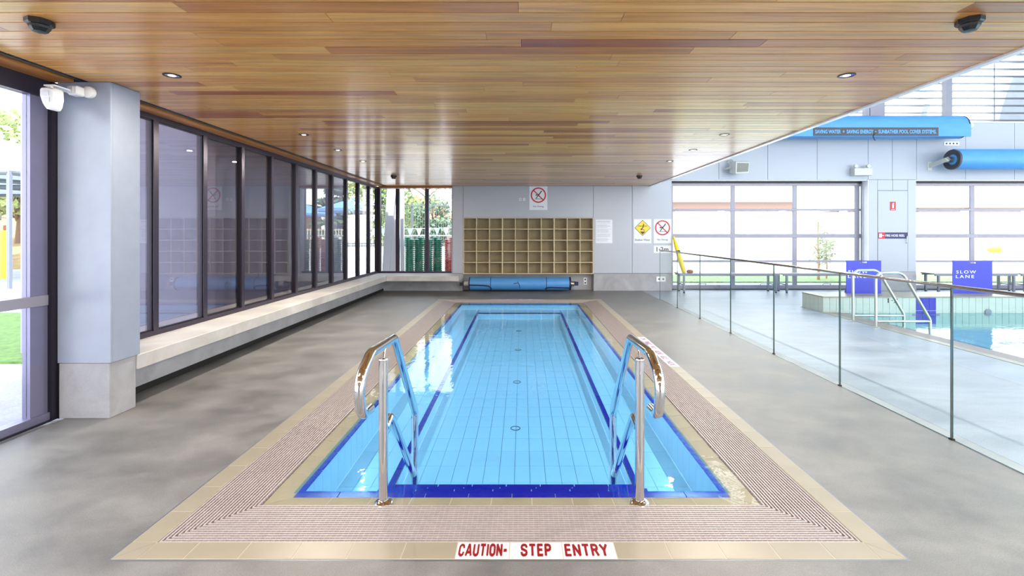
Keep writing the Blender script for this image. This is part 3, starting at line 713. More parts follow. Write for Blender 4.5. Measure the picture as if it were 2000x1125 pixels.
# cobalt band
ZB = -.030
ibed = MB()
ring(ibed, BX, LX+.014, .565, .615, -.06, ZB-.005); ibed.build('band_bed', M['pool_grout'], pool)
for a, b in zip(split(XC-BX, XC+BX, 10)[:-1], split(XC-BX, XC+BX, 10)[1:]):
    for y0, y1 in ((NY, NY+.07), (FY-.07, FY)): tile('band_tile', M['blue_tile'], pool, a+g, b-g, y0+.001, y1, -.037, ZB, .001)
for a, b in zip(split(NY+.07, FY-.07, 29)[:-1], split(NY+.07, FY-.07, 29)[1:]):
    for x0, x1 in ((XC-BX, XC-LX), (XC+LX, XC+BX)): tile('band_tile', M['blue_tile'], pool, x0+.001, x1, a+g, b-g, -.037, ZB, .001)
# seat ledge, deep floor (gently falling planes)
SY0, SY1 = NY+.07, FY-.07; IY0, IY1 = 3.371, 9.78
zs_ = lambda y: -(.285+(y-2.8)*(.135-.285)/(10.2-2.8))
zf_ = lambda y: -(.40+(y-3.4)*(.27-.40)/(9.78-3.4))
bed = MB()
def quadbed(x0, x1, y0, y1, zf, d=.008): bed.add([(x0, y0, zf(y0)-d), (x1, y0, zf(y0)-d), (x1, y1, zf(y1)-d), (x0, y1, zf(y1)-d)], [(0, 1, 2, 3)])
quadbed(XC-LX, XC-SXH, SY0, SY1, zs_); quadbed(XC+SXH, XC+LX, SY0, SY1, zs_); quadbed(XC-SXH, XC+SXH, IY1+.012, SY1, zs_); quadbed(XC-SXH, XC+SXH, SY0, IY1, zf_)
for x0, y0, x1, y1, zt, zb_ in ((-LX, SY0, -LX, SY1, -.04, -.5), (LX, SY0, LX, SY1, -.04, -.5), (-LX, SY1, LX, SY1, -.04, -.5), (-LX, SY0, LX, SY0, -.04, -.5)):
    dy = .012*(1 if y0 == SY1 and y1 == SY1 else -1 if y0 == y1 else 0)
    bed.add([(XC+x0*1.008, y0+dy, zb_), (XC+x1*1.008, y1+dy, zb_), (XC+x1*1.008, y1+dy, zt), (XC+x0*1.008, y0+dy, zt)], [(0, 1, 2, 3)])
for x0, y0, x1, y1 in ((-SXH, IY0, -SXH, IY1), (SXH, IY0, SXH, IY1), (-SXH, IY1, SXH, IY1)):
    dy = .012 if y0 == y1 else 0
    bed.add([(XC+x0*1.01, y0+dy, -.5), (XC+x1*1.01, y1+dy, -.5), (XC+x1*1.01, y1+dy, zs_(y1)-.02), (XC+x0*1.01, y0+dy, zs_(y0)-.02)], [(0, 1, 2, 3)])
bed.build('shell', M['pool_grout'], pool)
cand = []
def floor_tiles(x0, x1, y0, y1, nx, ny, zf):
    ex, ey = split(x0, x1, nx), split(y0, y1, ny)
    for j in range(ny):
        for i in range(nx): cand.append((ey[j], ex[i]+.0018, ex[i+1]-.0018, ey[j]+.0018, ey[j+1]-.0018, zf))
floor_tiles(XC-SXH, XC+SXH, IY0, IY1, 14, 26, zf_)
floor_tiles(XC-LX, XC-SXH-.04, SY0, SY1, 3, 29, zs_); floor_tiles(XC+SXH+.04, XC+LX, SY0, SY1, 3, 29, zs_)
floor_tiles(XC-SXH, XC+SXH, IY1+.04, SY1, 14, 2, zs_)
cand.sort(key=lambda c: c[0])
far = MB()
for k, (_, a, b, c, d, zf) in enumerate(cand):
    s4 = slab4([(a, c, zf(c)), (b, c, zf(c)), (b, d, zf(d)), (a, d, zf(d))], .008)
    if k < 300: s4.build('floor_tile', M['pool_tile'], pool)
    else: far.add(s4.v, s4.f)
o = far.build('floor_tiles', M['pool_tile'], pool); o['kind'] = 'stuff'
# wall tiles
e = split(SY0, SY1, 58)
for a, b in zip(e[:-1], e[1:]):
    for s in (-1, 1):
        x = XC+s*LX; z1 = -.0315; z0 = (zs_(a)+zs_(b))/2
        MB().box(x if s > 0 else x-.012, x+.012 if s > 0 else x, a+.0015, b-.0015, z0, z1).build('wall_tile', M['pool_tile'], pool)
e = split(XC-LX, XC+LX, 19)
for a, b in zip(e[:-1], e[1:]): box('wall_tile', M['pool_tile'], pool, a+.0015, b-.0015, SY1, SY1+.006, zs_(SY1), -.038)
iw = MB()
e = split(IY0, IY1, 51)
for a, b in zip(e[:-1], e[1:]):
    for s in (-1, 1):
        x = XC+s*SXH; iw.box(x if s > 0 else x-.005, x+.005 if s > 0 else x, a+.0015, b-.0015, zf_(a), zs_(b)-.01)
e = split(XC-SXH, XC+SXH, 14)
for a, b in zip(e[:-1], e[1:]): iw.box(a+.0015, b-.0015, IY1, IY1+.005, zf_(IY1), zs_(IY1)-.01)
o = iw.build('inner_wall_tiles', M['pool_tile'], pool); o['kind'] = 'stuff'
# cobalt seat nosing
e = split(SY0+.0, IY1+.04, 28)
for a, b in zip(e[:-1], e[1:]):
    for x0, x1 in ((XC-SXH-.04, XC-SXH), (XC+SXH, XC+SXH+.04)):
        slab4([(x0, a+g, zs_(a)+.001), (x1, a+g, zs_(a)+.001), (x1, b-g, zs_(b)+.001), (x0, b-g, zs_(b)+.001)], .02).build('nosing_tile', M['blue_tile'], pool)
for a, b in zip(split(XC-SXH, XC+SXH, 7)[:-1], split(XC-SXH, XC+SXH, 7)[1:]):
    slab4([(a+g, IY1, zs_(IY1)+.001), (b-g, IY1, zs_(IY1)+.001), (b-g, IY1+.04, zs_(IY1)+.001), (a+g, IY1+.04, zs_(IY1)+.001)], .02).build('nosing_tile', M['blue_tile'], pool)
# entry steps
for k, (y0, y1, z) in enumerate(((SY0+.001, 2.985, -.10), (2.985, 3.175, -.19), (3.175, 3.372, -.28))):
    stp = box('step', M['pool_tile'], pool, XC-SXH, XC+SXH, y0, y1-.007, -.5, z-.004)
    off = (.0, .035, .07)[k]
    es = [XC-SXH]+[XC-SXH+off+.24*i for i in range(1, 7)]+[XC+SXH]
    for a, b in zip(es[:-1], es[1:]):
        box('nosing_tile', M['blue_tile'], stp, a+.003, b-.003, y1-.055, y1, z-.08, z, .001)
# floor bubblers
for yv in (4.57, 5.9, 7.4, 8.7):
    zz = zf_(yv); MB().tube([(XC-.005+.044*math.cos(2*PI*k/24), yv+.044*math.sin(2*PI*k/24), zz+.002) for k in range(25)], .004, 6, caps=False).build('floor_inlet', M['galv'], pool)
# gutter grate
BW, PIT = .0090, .018
def grate(side):
    b = MB(); n = 18; zt, zb_ = -.001, -.030
    for k in range(n):
        d0 = .12+.0035+k*PIT
        if side in ('near', 'far'):
            L = G1-(d0-.12)-.002; y0 = OY0+d0 if side == 'near' else OY1-d0-BW
            b.box(XC-L, XC+L, y0, y0+BW, zb_, zt)
        else:
            s = -1 if side == 'left' else 1; xa_ = OX-d0; x1, x0 = XC+s*xa_, XC+s*(xa_-BW)
            b.box(x0, x1, OY0+d0+.01, OY1-d0-.01, zb_, zt)
    p = .0265
    if side in ('near', 'far'):
        m = int(2*G1/p)
        for i in range(1, m):
            x = XC-G1+i*p; lim = min(.325, abs(abs(x-XC)-G1)) if abs(x-XC) > G0 else .325
            y0 = OY0+.12; y1 = y0+lim
            if side == 'far': y0, y1 = OY1-.12-lim, OY1-.12
            b.box(x-.0015, x+.0015, y0+.002, y1-.002, zb_+.002, zt-.0022)
    else:
        s = -1 if side == 'left' else 1; m = int((OY1-OY0-.24)/p)
        for i in range(1, m):
            y = OY0+.12+i*p; dd = min(y-OY0-.12, OY1-.12-y); lim = min(.325, dd)
            b.box(XC+s*G1-s*.002, XC+s*(G1-lim)+s*.002, y-.0018, y+.0018, zb_+.002, zt-.004)
    o = b.build('gutter_grate', M['grate'], pool); o['kind'] = 'stuff'
for s in ('near', 'far', 'left', 'right'): grate(s)
# water
WZ = -.0055
wb_ = MB(); x0, x1 = Q(BX-.002); X0, X1 = Q(G0-.001); y0, y1 = NY+.002, FY-.002; Y0, Y1 = GY0+.001, GY1-.001
wb_.add([(x0, y0, WZ), (x1, y0, WZ), (x1, y1, WZ), (x0, y1, WZ)], [(0, 1, 2, 3)], 0)
wb_.add([(X0, Y0, WZ), (X1, Y0, WZ), (X1, Y1, WZ), (X0, Y1, WZ), (x0, y0, WZ), (x1, y0, WZ), (x1, y1, WZ), (x0, y1, WZ)],
        [(0, 1, 5, 4), (1, 2, 6, 5), (2, 3, 7, 6), (3, 0, 4, 7)], 1)
o = wb_.build('pool_water', [M['water'], M['water_film']]); setp(o, 'clear bright blue water filling the small rectangular pool', 'water', None, 'stuff')

# ---- pool handrails
def handrail(s, label):
    X = XC+s*.717
    t = thing('handrail', (X, 2.66, -.01), label, 'handrail', 'chrome entry handrails')
    p = MB(); p.tube([(X, 2.665, -.012), (X, 2.665, .795)], .0255, 24); p.lathe([(.0255, 0), (.027, .002), (.027, .008), (.0245, .012)], (X, 2.665, .786), seg=24)
    p.build('post', M['chrome'], t)
    MB().lathe([(.052, 0), (.052, .006), (.044, .014), (.032, .020), (.0256, .022)], (X, 2.665, -.012), seg=28).build('base_flange', M['chrome'], t)
    MB().tube([(X, 2.665, .80), (X, 2.70, .856)], .005, 8).build('support_pin', M['chrome'], t)
    path = [(X, 2.43, .605), (X, 2.30, .615), (X, 2.255, .80), (X, 2.44, .885), (X, 2.885, .865), (X, 3.445, .215), (X, 3.445, -.40)]
    MB().tube(fillet(path, [.07, .13, .13, .05, .10], 9), .0252, 24).build('rail', M['chrome'], t)
    MB().lathe([(.0254, 0), (.022, .006), (.012, .010), (.001, .011)], (X, 2.43, .605), 'y', 20).build('end_cap', M['chrome'], t)
    br = [(X, 2.69, .40), (X, 2.80, .425), (X, 3.40, -.22)]
    MB().tube(fillet(br, .05, 6), .0245, 20).build('brace', M['chrome'], t)
    return t
handrail(-1, 'curved chrome handrail at the near left corner of the small pool')
handrail(1, 'curved chrome handrail at the near right corner of the small pool')

# ================================================================ BALUSTRADE
BXX = 3.115
bal = thing('glass_balustrade', (BXX, 5, 0), 'long frameless glass balustrade with slim metal top rail right of the pool', 'balustrade')
jy = [10.78, 9.56, 8.345, 7.12, 5.895, 4.67, 3.453, 2.23, 1.0, -.2]
for a, b in zip(jy[1:], jy[:-1]):
    m = MB(); x0, x1, y0, y1, z0, z1 = BXX-.006, BXX+.006, a+.006, b-.006, .003, 1.10
    m.add([(x0,y0,z0),(x1,y0,z0),(x1,y1,z0),(x0,y1,z0),(x0,y0,z1),(x1,y0,z1),(x1,y1,z1),(x0,y1,z1)],
          [(1,2,6,5),(3,0,4,7)], 0)
    m.add([(x0,y0,z0),(x1,y0,z0),(x1,y1,z0),(x0,y1,z0),(x0,y0,z1),(x1,y0,z1),(x1,y1,z1),(x0,y1,z1)],
          [(0,3,2,1),(4,5,6,7),(0,1,5,4),(2,3,7,6)], 1)
    m.build('glass_panel', [M['bal_glass'], M['glass_edge']], bal)
for a in jy[1:-1]: box('joint_seal', M['rail_metal'], bal, BXX-.005, BXX+.006, a-.0055, a+.0055, .01, 1.10)
for a in jy[1:-1]: box('foot_clip', M['black'], bal, BXX-.012, BXX+.012, a-.014, a+.014, .0, .012)
MB().tube([(BXX, -.2, 1.112), (BXX, 10.80, 1.112)], .014, 12).build('top_rail', M['rail_metal'], bal)

# ================================================================ BIG POOL
p2 = thing('lap_pool', (10, 6, 0), 'large teal lap pool with raised tiled end wall beyond the glass balustrade', 'pool')
PE = 16.5
b = MB(); b.box(P2X, P2X+.12, -5, P2Y, -.2, -.002); b.build('grout_bed', M['grout_tan'], p2)
b = MB(); b.box(P2X+.12, P2X+.38, -5, P2Y, -.2, -.05); b.build('gutter_channel', M['grate_under'], p2)
b = MB(); b.box(P2X+.38, P2W, -5, P2Y, -1.2, -.02); b.build('inner_bed', M['grout_tan'], p2)
e = split(2.5, P2Y, 26)
for a, c in zip(e[:-1], e[1:]):
    tile('coping_tile', M['tile_cream'], p2, P2X+g, P2X+.12-g, a+g, c-g, -.004, .003)
    tile('edge_tile', M['tile_inner'], p2, P2X+.38+g, P2W-g, a+g, c-g, -.03, -.014)
b = MB()
for k in range(14): x = P2X+.125+k*.018; b.box(x, x+.011, -3, P2Y, -.026, -.001)
for k in range(int(9/.03)): y = .2+k*.03; b.box(P2X+.124, P2X+.376, y, y+.004, -.024, -.003)
o = b.build('gutter_grate', M['grate'], p2); o['kind'] = 'stuff'
b = MB(); b.box(P2W, PE, -5, P2Y, -1.0, -.9); b.box(PE, PE+.2, -5, P2Y, -1, 0); b.build('basin', M['pool_tile'], p2)
# end wall block
b = MB(); b.box(P2X+.04, PE, P2Y+.008, 9.67, -.95, .285); b.build('end_wall', M['grout'], p2)
nx = 60
bxm = gx(1808, P2Y)
for k in range(nx):
    x0 = P2X+.035+k*.1255; x1 = x0+.1255
    if x0 > 12.9: break
    blue = bxm-.13 < (x0+x1)/2 < bxm+.13
    for z0, z1 in ((.035, .275), (-.22, .03)):
        box('wall_tile', M['blue_tile'] if blue else M['wall_tile'], p2, x0+.003, x1-.003, P2Y, P2Y+.008, z0, z1-.003)
for k in range(5):
    y0 = P2Y+.01+k*.131; box('wall_tile', M['wall_tile'], p2, P2X+.032, P2X+.04, y0+.003, y0+.128, .0, .272)
box('marker_bar', M['blue_tile'], p2, bxm-.26, bxm+.26, P2Y-.004, P2Y, -.066, -.03)
for k in range(42):
    x0 = P2X+.03+k*.25
    if x0 > 15: break
    tile('cap_tile', M['tile_cream'], p2, x0+.002, x0+.248, P2Y-.01, 9.68, .28, .30)
text('depth_mark', '1\u00b72', M['ink'], p2, (gx(1744, P2Y), P2Y-.001, gz(587, P2Y)), .09, .2, 'wall', 0, .01, .002)
MB().lathe([(.001, 0), (.05, -.01), (.06, -.02), (.001, -.02)], (gx(1929, P2Y), P2Y, gz(609.5, P2Y)+.0), 'y', 12).build('wall_fitting', M['galv'], p2)
b = MB(); b.add([(P2W-.13, -5, -.009), (PE, -5, -.009), (PE, P2Y, -.009), (P2W-.13, P2Y, -.009)], [(0, 1, 2, 3)])
o = b.build('lap_pool_water', M['water_teal']); setp(o, 'still teal water of the large lap pool reflecting the windows', 'water', None, 'stuff')
def ladder_rail(Y, label):
    X = 5.60
    t = thing('ladder_rail', (X, Y, 0), label, 'handrail', 'steel rails at the lap pool edge')
    path = [(X, Y, .0), (X, Y, .87), (X+.42, Y, .87), (X+.86, Y, .12), (X+.86, Y, -.5)]
    MB().tube(fillet(path, [.12, .16, .12], 6), .021, 12).build('rail', M['steel'], t)
    MB().tube([(X+.02, Y, .10), (X+.85, Y, .10)], .018, 10).build('brace', M['steel'], t)
    MB().lathe([(.055, 0), (.055, .008), (.026, .02)], (X, Y, 0), seg=16).build('base_flange', M['steel'], t)
ladder_rail(8.06, 'brushed steel hoop handrail at the lap pool, the farther of the pair'); ladder_rail(7.54, 'brushed steel hoop handrail at the lap pool, the nearer of the pair')

# ---- slow lane boards
def lane_board(x0, x1, ztop, label):
    Y = 9.45
    t = thing('lane_board', ((x0+x1)/2, Y, .30), label, 'sign', 'blue lane boards')
    b = MB(); w = x1-x0; h = ztop-.30; hx = (x0+x1)/2+.0; slot = .07
    b.box(x0, x1, Y, Y+.012, .30, ztop-.05); b.box(x0, x1, Y, Y+.012, ztop-.02, ztop)
    b.box(x0, hx-slot, Y, Y+.012, ztop-.05, ztop-.02); b.box(hx+slot, x1, Y, Y+.012, ztop-.05, ztop-.02)
    b.build('board', M['sign_blue'], t)
    for s in (-1, 1):
        MB().prism([(hx+s*.25, Y+.012, .30), (hx+s*.25, Y+.20, .30), (hx+s*.25, Y+.012, .75)], (1, 0, 0), .01).build('foot', M['sign_blue'], t)
    text('lettering', 'SLOW', M['sign_white'], t, (x0+.235*w/.7, Y-.001, .30+h*.66), .060, .39, 'wall', 0, .004, .002, 1.35)
    text('lettering', 'LANE', M['sign_white'], t, (x0+.215*w/.7, Y-.001, .30+h*.52), .060, .36, 'wall', 0, .004, .002, 1.35)
lane_board(gx(1653, 9.45), gx(1721, 9.45), gz(509, 9.45), 'violet blue SLOW LANE board behind the steel rails on the lap pool end wall')
lane_board(gx(1861, 9.45), gx(1938, 9.45), gz(509.5, 9.45), 'violet blue SLOW LANE board standing right of the steel rails by the second glazed door')

# ---- benches
def bench(x0, x1, label):
    t = thing('bench', ((x0+x1)/2, 12.1, 0), label, 'bench', 'low benches in front of the glazed doors')
    for k in range(3): box('seat_slat', M['door_frame'], t, x0, x1, 11.90+k*.145, 11.90+k*.145+.135, .462, .488, .003)
    for y in (11.92, 12.30): box('seat_rail', M['galv'], t, x0+.03, x1-.03, y-.015, y+.015, .425, .461)
    for x in (x0+.12, x1-.12):
        for y in (11.92, 12.30):
            l = box('leg', M['galv'], t, x-.022, x+.022, y-.022, y+.022, .03, .425)
            MB().lathe([(.028, 0), (.028, .012), (.012, .03)], (x, y, 0), seg=10).build('foot', M['black'], l)
        box('cross_brace', M['galv'], t, x-.012, x+.012, 11.942, 12.278, .19, .215)
bench(3.93, 6.47, 'low grey bench beside the yellow foam float, left end of the glazed door')
bench(6.50, 9.05, 'low grey bench partly behind the first blue board at the left glazed door')
bench(10.3, 12.42, 'low grey bench behind the second blue board at the right glazed door')
bench(12.46, 14.8, 'low grey bench cut off by the right picture edge at the right glazed door')
# yellow foam float leaning
t = thing('foam_float', (4.1, 12.1, .49), 'long yellow foam float leaning from the bench against the wall edge', 'float')
p0, p1 = Vector((gx(1335, 12.1), 12.05, .49)), Vector((gx(1316, 12.25), 12.28, gz(462, 12.2)))
m = MB(); m.tube([p0, p0.lerp(p1, .05), p0.lerp(p1, .3), p0.lerp(p1, .8), p1], .05, 10, radii=[.03, .055, .065, .05, .02]); m.build('float_body', M['yellow_board'], t)
m = MB(); m.tube([p0.lerp(p1, .55)+Vector((0, -.002, 0)), p0.lerp(p1, .60)+Vector((0, -.002, 0))], .066, 10); m.build('strap', M['black'], t)
m = MB(); bxc = gx(1346, 12.05); m.lathe([(.02, 0), (.07, .01), (.085, .04), (.07, .075), (.03, .09), (.001, .092)], (bxc, 12.0, .488), seg=12)
o = m.build('folded_cloth', M['brown']); setp(o, 'small brown bundle lying on the bench beside the yellow float', 'cloth')

# ================================================================ LOCKERS
lk = thing('pigeonhole_shelf', ((LK0+LK1)/2, WALL_Y+.15, LKB), 'wide pale plywood pigeonhole shelf of ten by five empty compartments', 'shelf')
th = .02; y0, y1 = WALL_Y-.012, WALL_Y+.33
box('back_panel', M['ply_back'], lk, LK0, LK1, y1-.012, y1, LKB, LKT)
xs = split(LK0+th/2, LK1-th/2, 10); zs = split(LKB+th/2, LKT-th/2, 5)
for z in zs: box('shelf_board', M['ply'], lk, LK0, LK1, y0+(.0 if z in (zs[0], zs[-1]) else .003), y1-.012, z-th/2, z+th/2)
for i, x in enumerate(xs):
    w_ = th/2*(1.5 if i in (3, 7) else 1)
    for a, b in zip(zs[:-1], zs[1:]): box('divider', M['ply'], lk, x-w_ if 0 < i else x-th/2, x+w_ if i < 10 else x+th/2, y0+.001, y1-.012, a+th/2, b-th/2)

# ---- rolled pool covers
def roller_c():
    Y = 12.22; x0, x1 = gx(917, Y), gx(1114, Y); r = .165; zc_ = gz(554, Y)
    t = thing('cover_roller', ((x0+x1)/2, Y, zc_-r), 'rolled blue pool cover with navy webbing in the recess under the pigeonholes', 'pool cover')
    m = MB(); prof = [(r*.75, 0), (r*.96, .01), (r, .04), (r, (x1-x0)*.5), (r*.99, x1-x0-.05), (r*.96, x1-x0-.01), (r*.75, x1-x0)]
    m.lathe(prof, (x0, Y, zc_), 'x', 28); m.build('rolled_cover', M['blue_cover'], t)
    for a, w_, rr in ((x0-.006, .03, 1.0), (gx(958, Y), .022, 1.012), (gx(1066, Y), .022, 1.012), (x1-.04, .05, 1.03)):
        MB().lathe([(r*.9*rr, 0), (r*rr, .004), (r*rr, w_-.004), (r*.9*rr, w_)], (a, Y, zc_), 'x', 28).build('webbing', M['navy'], t)
    def surf(px, py):    # a point on the drum's front for lengthwise straps
        x = gx(px, Y-r); z = gz(py, Y-r); dz = max(-.99, min(.99, (z-zc_)/(r*1.02))); return (x, Y-math.sqrt(1-dz*dz)*r*1.02, z)
    MB().tube([surf(*p) for p in ((916, 556.5), (930, 557), (946, 557.5), (954, 558.5), (957, 561), (960, 564.5))], .016, 6).build('webbing', M['navy'], t)
    MB().tube([surf(*p) for p in ((1065, 565), (1068, 562.5), (1074, 561.5), (1090, 562), (1112, 562.5))], .016, 6).build('webbing', M['navy'], t)
    MB().tube([surf(*p) for p in ((1003, 554.5), (1008, 553), (1012, 552.5), (1014, 555), (1015, 560), (1015.5, 563))], .008, 6).build('tie_cord', M['black'], t)
    MB().tube([surf(*p) for p in ((1011, 550), (1012, 552.5))], .008, 6).build('tie_cord', M['black'], t)
    MB().lathe([(.065, 0), (.065, .10), (.075, .10), (.075, .12)], (x0-.14, Y, zc_), 'x', 18).build('axle', M['beige_plastic'], t)
    MB().lathe([(.075, 0), (.075, .03), (.06, .035), (.06, .09)], (x1, Y, zc_), 'x', 18).build('axle', M['steel'], t)
    m = MB(); m.box(x0-.25, x0-.14, Y-.045, Y+.045, zc_-.05, zc_+.03); m.box(x0-.21, x0-.15, Y-.02, Y+.385, zc_-.02, zc_+.02); m.build('bracket', M['black'], t)
    m = MB(); m.box(x1+.09, x1+.20, Y-.045, Y+.045, zc_-.045, zc_+.045); m.box(x1+.12, x1+.17, Y+.04, Y+.385, zc_-.02, zc_+.02); m.build('bracket', M['navy'], t)
roller_c()
def roller_a():
    Y = 11.98; r = .285; x0 = 5.0; x1 = gx(1893, 11.75); zc_ = (gz(222, 11.72)+gz(266, 11.72))/2
    t = thing('cover_roller', (8, Y, zc_-r), 'upper blue pool cover roll with dark slogan band high on the hall wall', 'pool cover')
    m = MB()
    # folded cover: rounded box wrapped round the drum, flat front
    sec = []
    for k in range(9): a = PI/2*k/8; sec.append((-r+.10-.10*math.sin(a)*0-.10*math.sin(a), r-.10+.10*math.cos(a)))
    prof2 = [(r*math.cos(a_)*1.0, r*math.sin(a_)) for a_ in [PI*2*k/32 for k in range(32)]]
    L_ = x1-x0
    m.lathe([(r*.8, 0), (r, .03), (r, L_-.10), (r*.97, L_-.04), (r*.88, L_-.01), (r*.7, L_)], (x0, Y, zc_), 'x', 32); m.build('rolled_cover', M['blue_cover'], t)
    m = MB(); m.box(x0, x1-.012, Y-r-.006, Y-r+.03, zc_-r, zc_+.02); m.build('cover_flap', M['blue_cover'], t)
    MB().lathe([(r*.99, 0), (r*.99, .02)], (x1-.03, Y, zc_), 'x', 32).build('edge_binding', M['charcoal'], t)
    ba, bb = gx(1587.5, Y-r), gx(1832.5, Y-r); za, zb2 = gz(265.5, Y-r), gz(249, Y-r)
    bd_ = box('slogan_band', M['charcoal'], t, ba, bb, Y-r-.009, Y-r-.006, za, zb2)
    text('lettering', 'SAVING WATER  +  SAVING ENERGY  \u2022  SUNBATHER POOL COVER SYSTEMS.', M['blue_ink'], bd_, ((ba+bb)/2, Y-r-.0095, (za+zb2)/2), .095, (bb-ba)*.965, 'wall', 0, .03, .002)
    MB().lathe([(.10, 0), (.10, .14), (.085, .14), (.085, .26)], (x1-.01, Y, zc_+.03), 'x', 18).build('motor', M['beige_plastic'], t)
    cxp = gx(1706, Y-r)
    MB().tube([(cxp+.03, Y-r-.012, za+.06), (cxp-.02, Y-r-.02, za), (cxp-.01, Y-r-.015, za-.06), (cxp-.03, Y-r-.015, za-.02)], .008, 6).build('tie_cord', M['black'], t)
    MB().tube([(cxp-.01, Y-r-.015, za-.05), (cxp+.03, Y-r-.015, za-.12)], .008, 6).build('tie_cord', M['black'], t)
    for xb_ in (5.2, x1+.15): box('bracket', M['steel'], t, xb_-.03, xb_+.03, Y, WALL_Y-.001, zc_-.03, zc_+.06)
roller_a()
def roller_b():
    Y = 11.85; r = .245; x0 = gx(1858, Y)+.03; x1 = 17.5; zc_ = (gz(291.5, Y-r*.2)+gz(331, Y-r*.2))/2
    t = thing('cover_roller', (13, Y, zc_-r), 'lower blue pool cover roll with dark open end beside the wall bracket', 'pool cover')
    MB().lathe([(r*.98, 0), (r, .02), (r, x1-x0)], (x0, Y, zc_), 'x', 32).build('rolled_cover', M['blue_cover'], t)
    MB().lathe([(r*.4, .02), (r*.55, .0), (r*.97, -.02), (r*1.015, -.02), (r*1.015, .03)], (x0-.004, Y, zc_), 'x', 32).build('edge_binding', M['charcoal'], t)
    box('cover_flap', M['blue_cover'], t, x0+.02, x1, Y-.03, Y+.02, zc_+r*.96, zc_+r+.02)
    MB().lathe([(.07, 0), (.07, .14)], (x0-.13, Y, zc_), 'x', 16).build('axle', M['steel'], t)
    m = MB(); m.prism([(x0-.13, Y+.04, zc_+.05), (x0-.13, Y-.06, zc_-.04), (x0-.13, Y+.488, zc_-.14), (x0-.13, Y+.488, zc_-.04)], (-1, 0, 0), .04)
    m.box(x0-.20, x0-.09, WALL_Y-.012, WALL_Y-.001, zc_-.20, zc_+.02); m.build('bracket', M['beige_plastic'], t)
roller_b()

# ================================================================ SIGNS AND FITTINGS
SY = WALL_Y-.003
def signboard(name, x0, x1, z0, z1, label, m='sign_white', group=None, y=SY):
    t = thing(name, ((x0+x1)/2, y, z0), label, 'sign', group)
    box('board', M[m], t, x0, x1, y-.003, y+.003, z0, z1); return t
def poly(name, pts, m, t, y=SY-.0035, th_=.001): return MB().prism([(p[0], y, p[1]) for p in pts][::-1], (0, -1, 0), th_).build(name, m, t)
def stroke(b, pts, w, y, th_=.001):
    for (a, c) in zip(pts[:-1], pts[1:]):
        a = Vector(a); c = Vector(c); d = (c-a).normalized(); n = Vector((-d.y, d.x))*w/2; a2 = a-d*w*.25; c2 = c+d*w*.25
        P_ = [a2+n, c2+n, c2-n, a2-n]; b.prism([(p.x, y, p.y) for p in P_], (0, -1, 0), th_)
def ringpts(b, cx_, cz_, r0, r1, y, n=32):
    for k in range(n):
        a, c = 2*PI*k/n, 2*PI*(k+1)/n
        P_ = [(cx_+r0*math.cos(a), y, cz_+r0*math.sin(a)), (cx_+r1*math.cos(a), y, cz_+r1*math.sin(a)), (cx_+r1*math.cos(c), y, cz_+r1*math.sin(c)), (cx_+r0*math.cos(c), y, cz_+r0*math.sin(c))]
        b.prism(P_, (0, -1, 0), .001)
def diver(t, cx_, cz_, s, y, m):
    b = MB()
    stroke(b, [(cx_+.42*s, cz_+.55*s), (cx_+.22*s, cz_+.25*s), (cx_+.02*s, cz_+.02*s)], .13*s, y)
    stroke(b, [(cx_+.02*s, cz_+.02*s), (cx_-.18*s, cz_-.25*s), (cx_-.30*s, cz_-.45*s)], .11*s, y)
    stroke(b, [(cx_+.22*s, cz_+.2*s), (cx_-.22*s, cz_-.02*s)], .08*s, y)
    n = 12; b.prism([(cx_-.30*s+.09*s*math.cos(2*PI*k/n), y, cz_+.02*s+.09*s*math.sin(2*PI*k/n)) for k in range(n)], (0, -1, 0), .001)
    wv = [(cx_+(-.5+.1*k)*s, cz_-.55*s+(.03*s if k % 2 else 0)) for k in range(11)]; stroke(b, wv, .05*s, y)
    b.build('diver_pictogram', m, t)
def no_diving(px0, px1, py0, py1, label):
    x0, x1, z1, z0 = gx(px0, WALL_Y), gx(px1, WALL_Y), gz(py0, WALL_Y), gz(py1, WALL_Y)
    t = signboard('no_diving_sign', x0, x1, z0, z1, label, group='no diving signs'); cx_ = (x0+x1)/2; r = (x1-x0)*.43; cz_ = z1-r-(x1-x0)*.06
    b = MB(); ringpts(b, cx_, cz_, r*.83, r, SY-.0045); b.build('prohibition_ring', M['sign_red'], t)
    b = MB(); stroke(b, [(cx_-r*.62, cz_+r*.62), (cx_+r*.62, cz_-r*.62)], r*.14, SY-.0045); b.build('prohibition_bar', M['sign_red'], t)
    diver(t, cx_, cz_, r*.95, SY-.006, M['ink'])
    text('lettering', 'No Diving', M['ink'], t, (cx_, SY-.0045, z0+(z1-z0)*.14), .05, .27, 'wall', 0, .01)
no_diving(1034, 1069, 364, 410, 'white No Diving sign above the pigeonhole shelf, touching the timber ceiling')
no_diving(1276.5, 1311, 428, 475, 'white No Diving sign beside the glazed door, right of the yellow diamond sign')
x0, x1, z1, z0 = gx(1238, WALL_Y), gx(1272, WALL_Y), gz(428, WALL_Y), gz(475, WALL_Y)
t = signboard('shallow_water_sign', x0, x1, z0, z1, 'white Shallow Water sign with a yellow diamond on the far wall'); cx_ = (x0+x1)/2; r = (x1-x0)*.46; cz_ = z1-r-.02
poly('diamond_border', [(cx_-r, cz_), (cx_, cz_-r), (cx_+r, cz_), (cx_, cz_+r)], M['ink'], t)
r2 = r*.92; poly('diamond', [(cx_-r2, cz_), (cx_, cz_-r2), (cx_+r2, cz_), (cx_, cz_+r2)], M['sign_yellow'], t, SY-.005)
b = MB(); yq = SY-.0065
stroke(b, [(cx_+.14*r, cz_+.5*r), (cx_+.05*r, cz_+.1*r), (cx_-.2*r, cz_-.25*r)], .1*r, yq); stroke(b, [(cx_-.55*r+.1*r*k, cz_+.22*r+(.04*r if k % 2 else 0)) for k in range(12)], .06*r, yq)
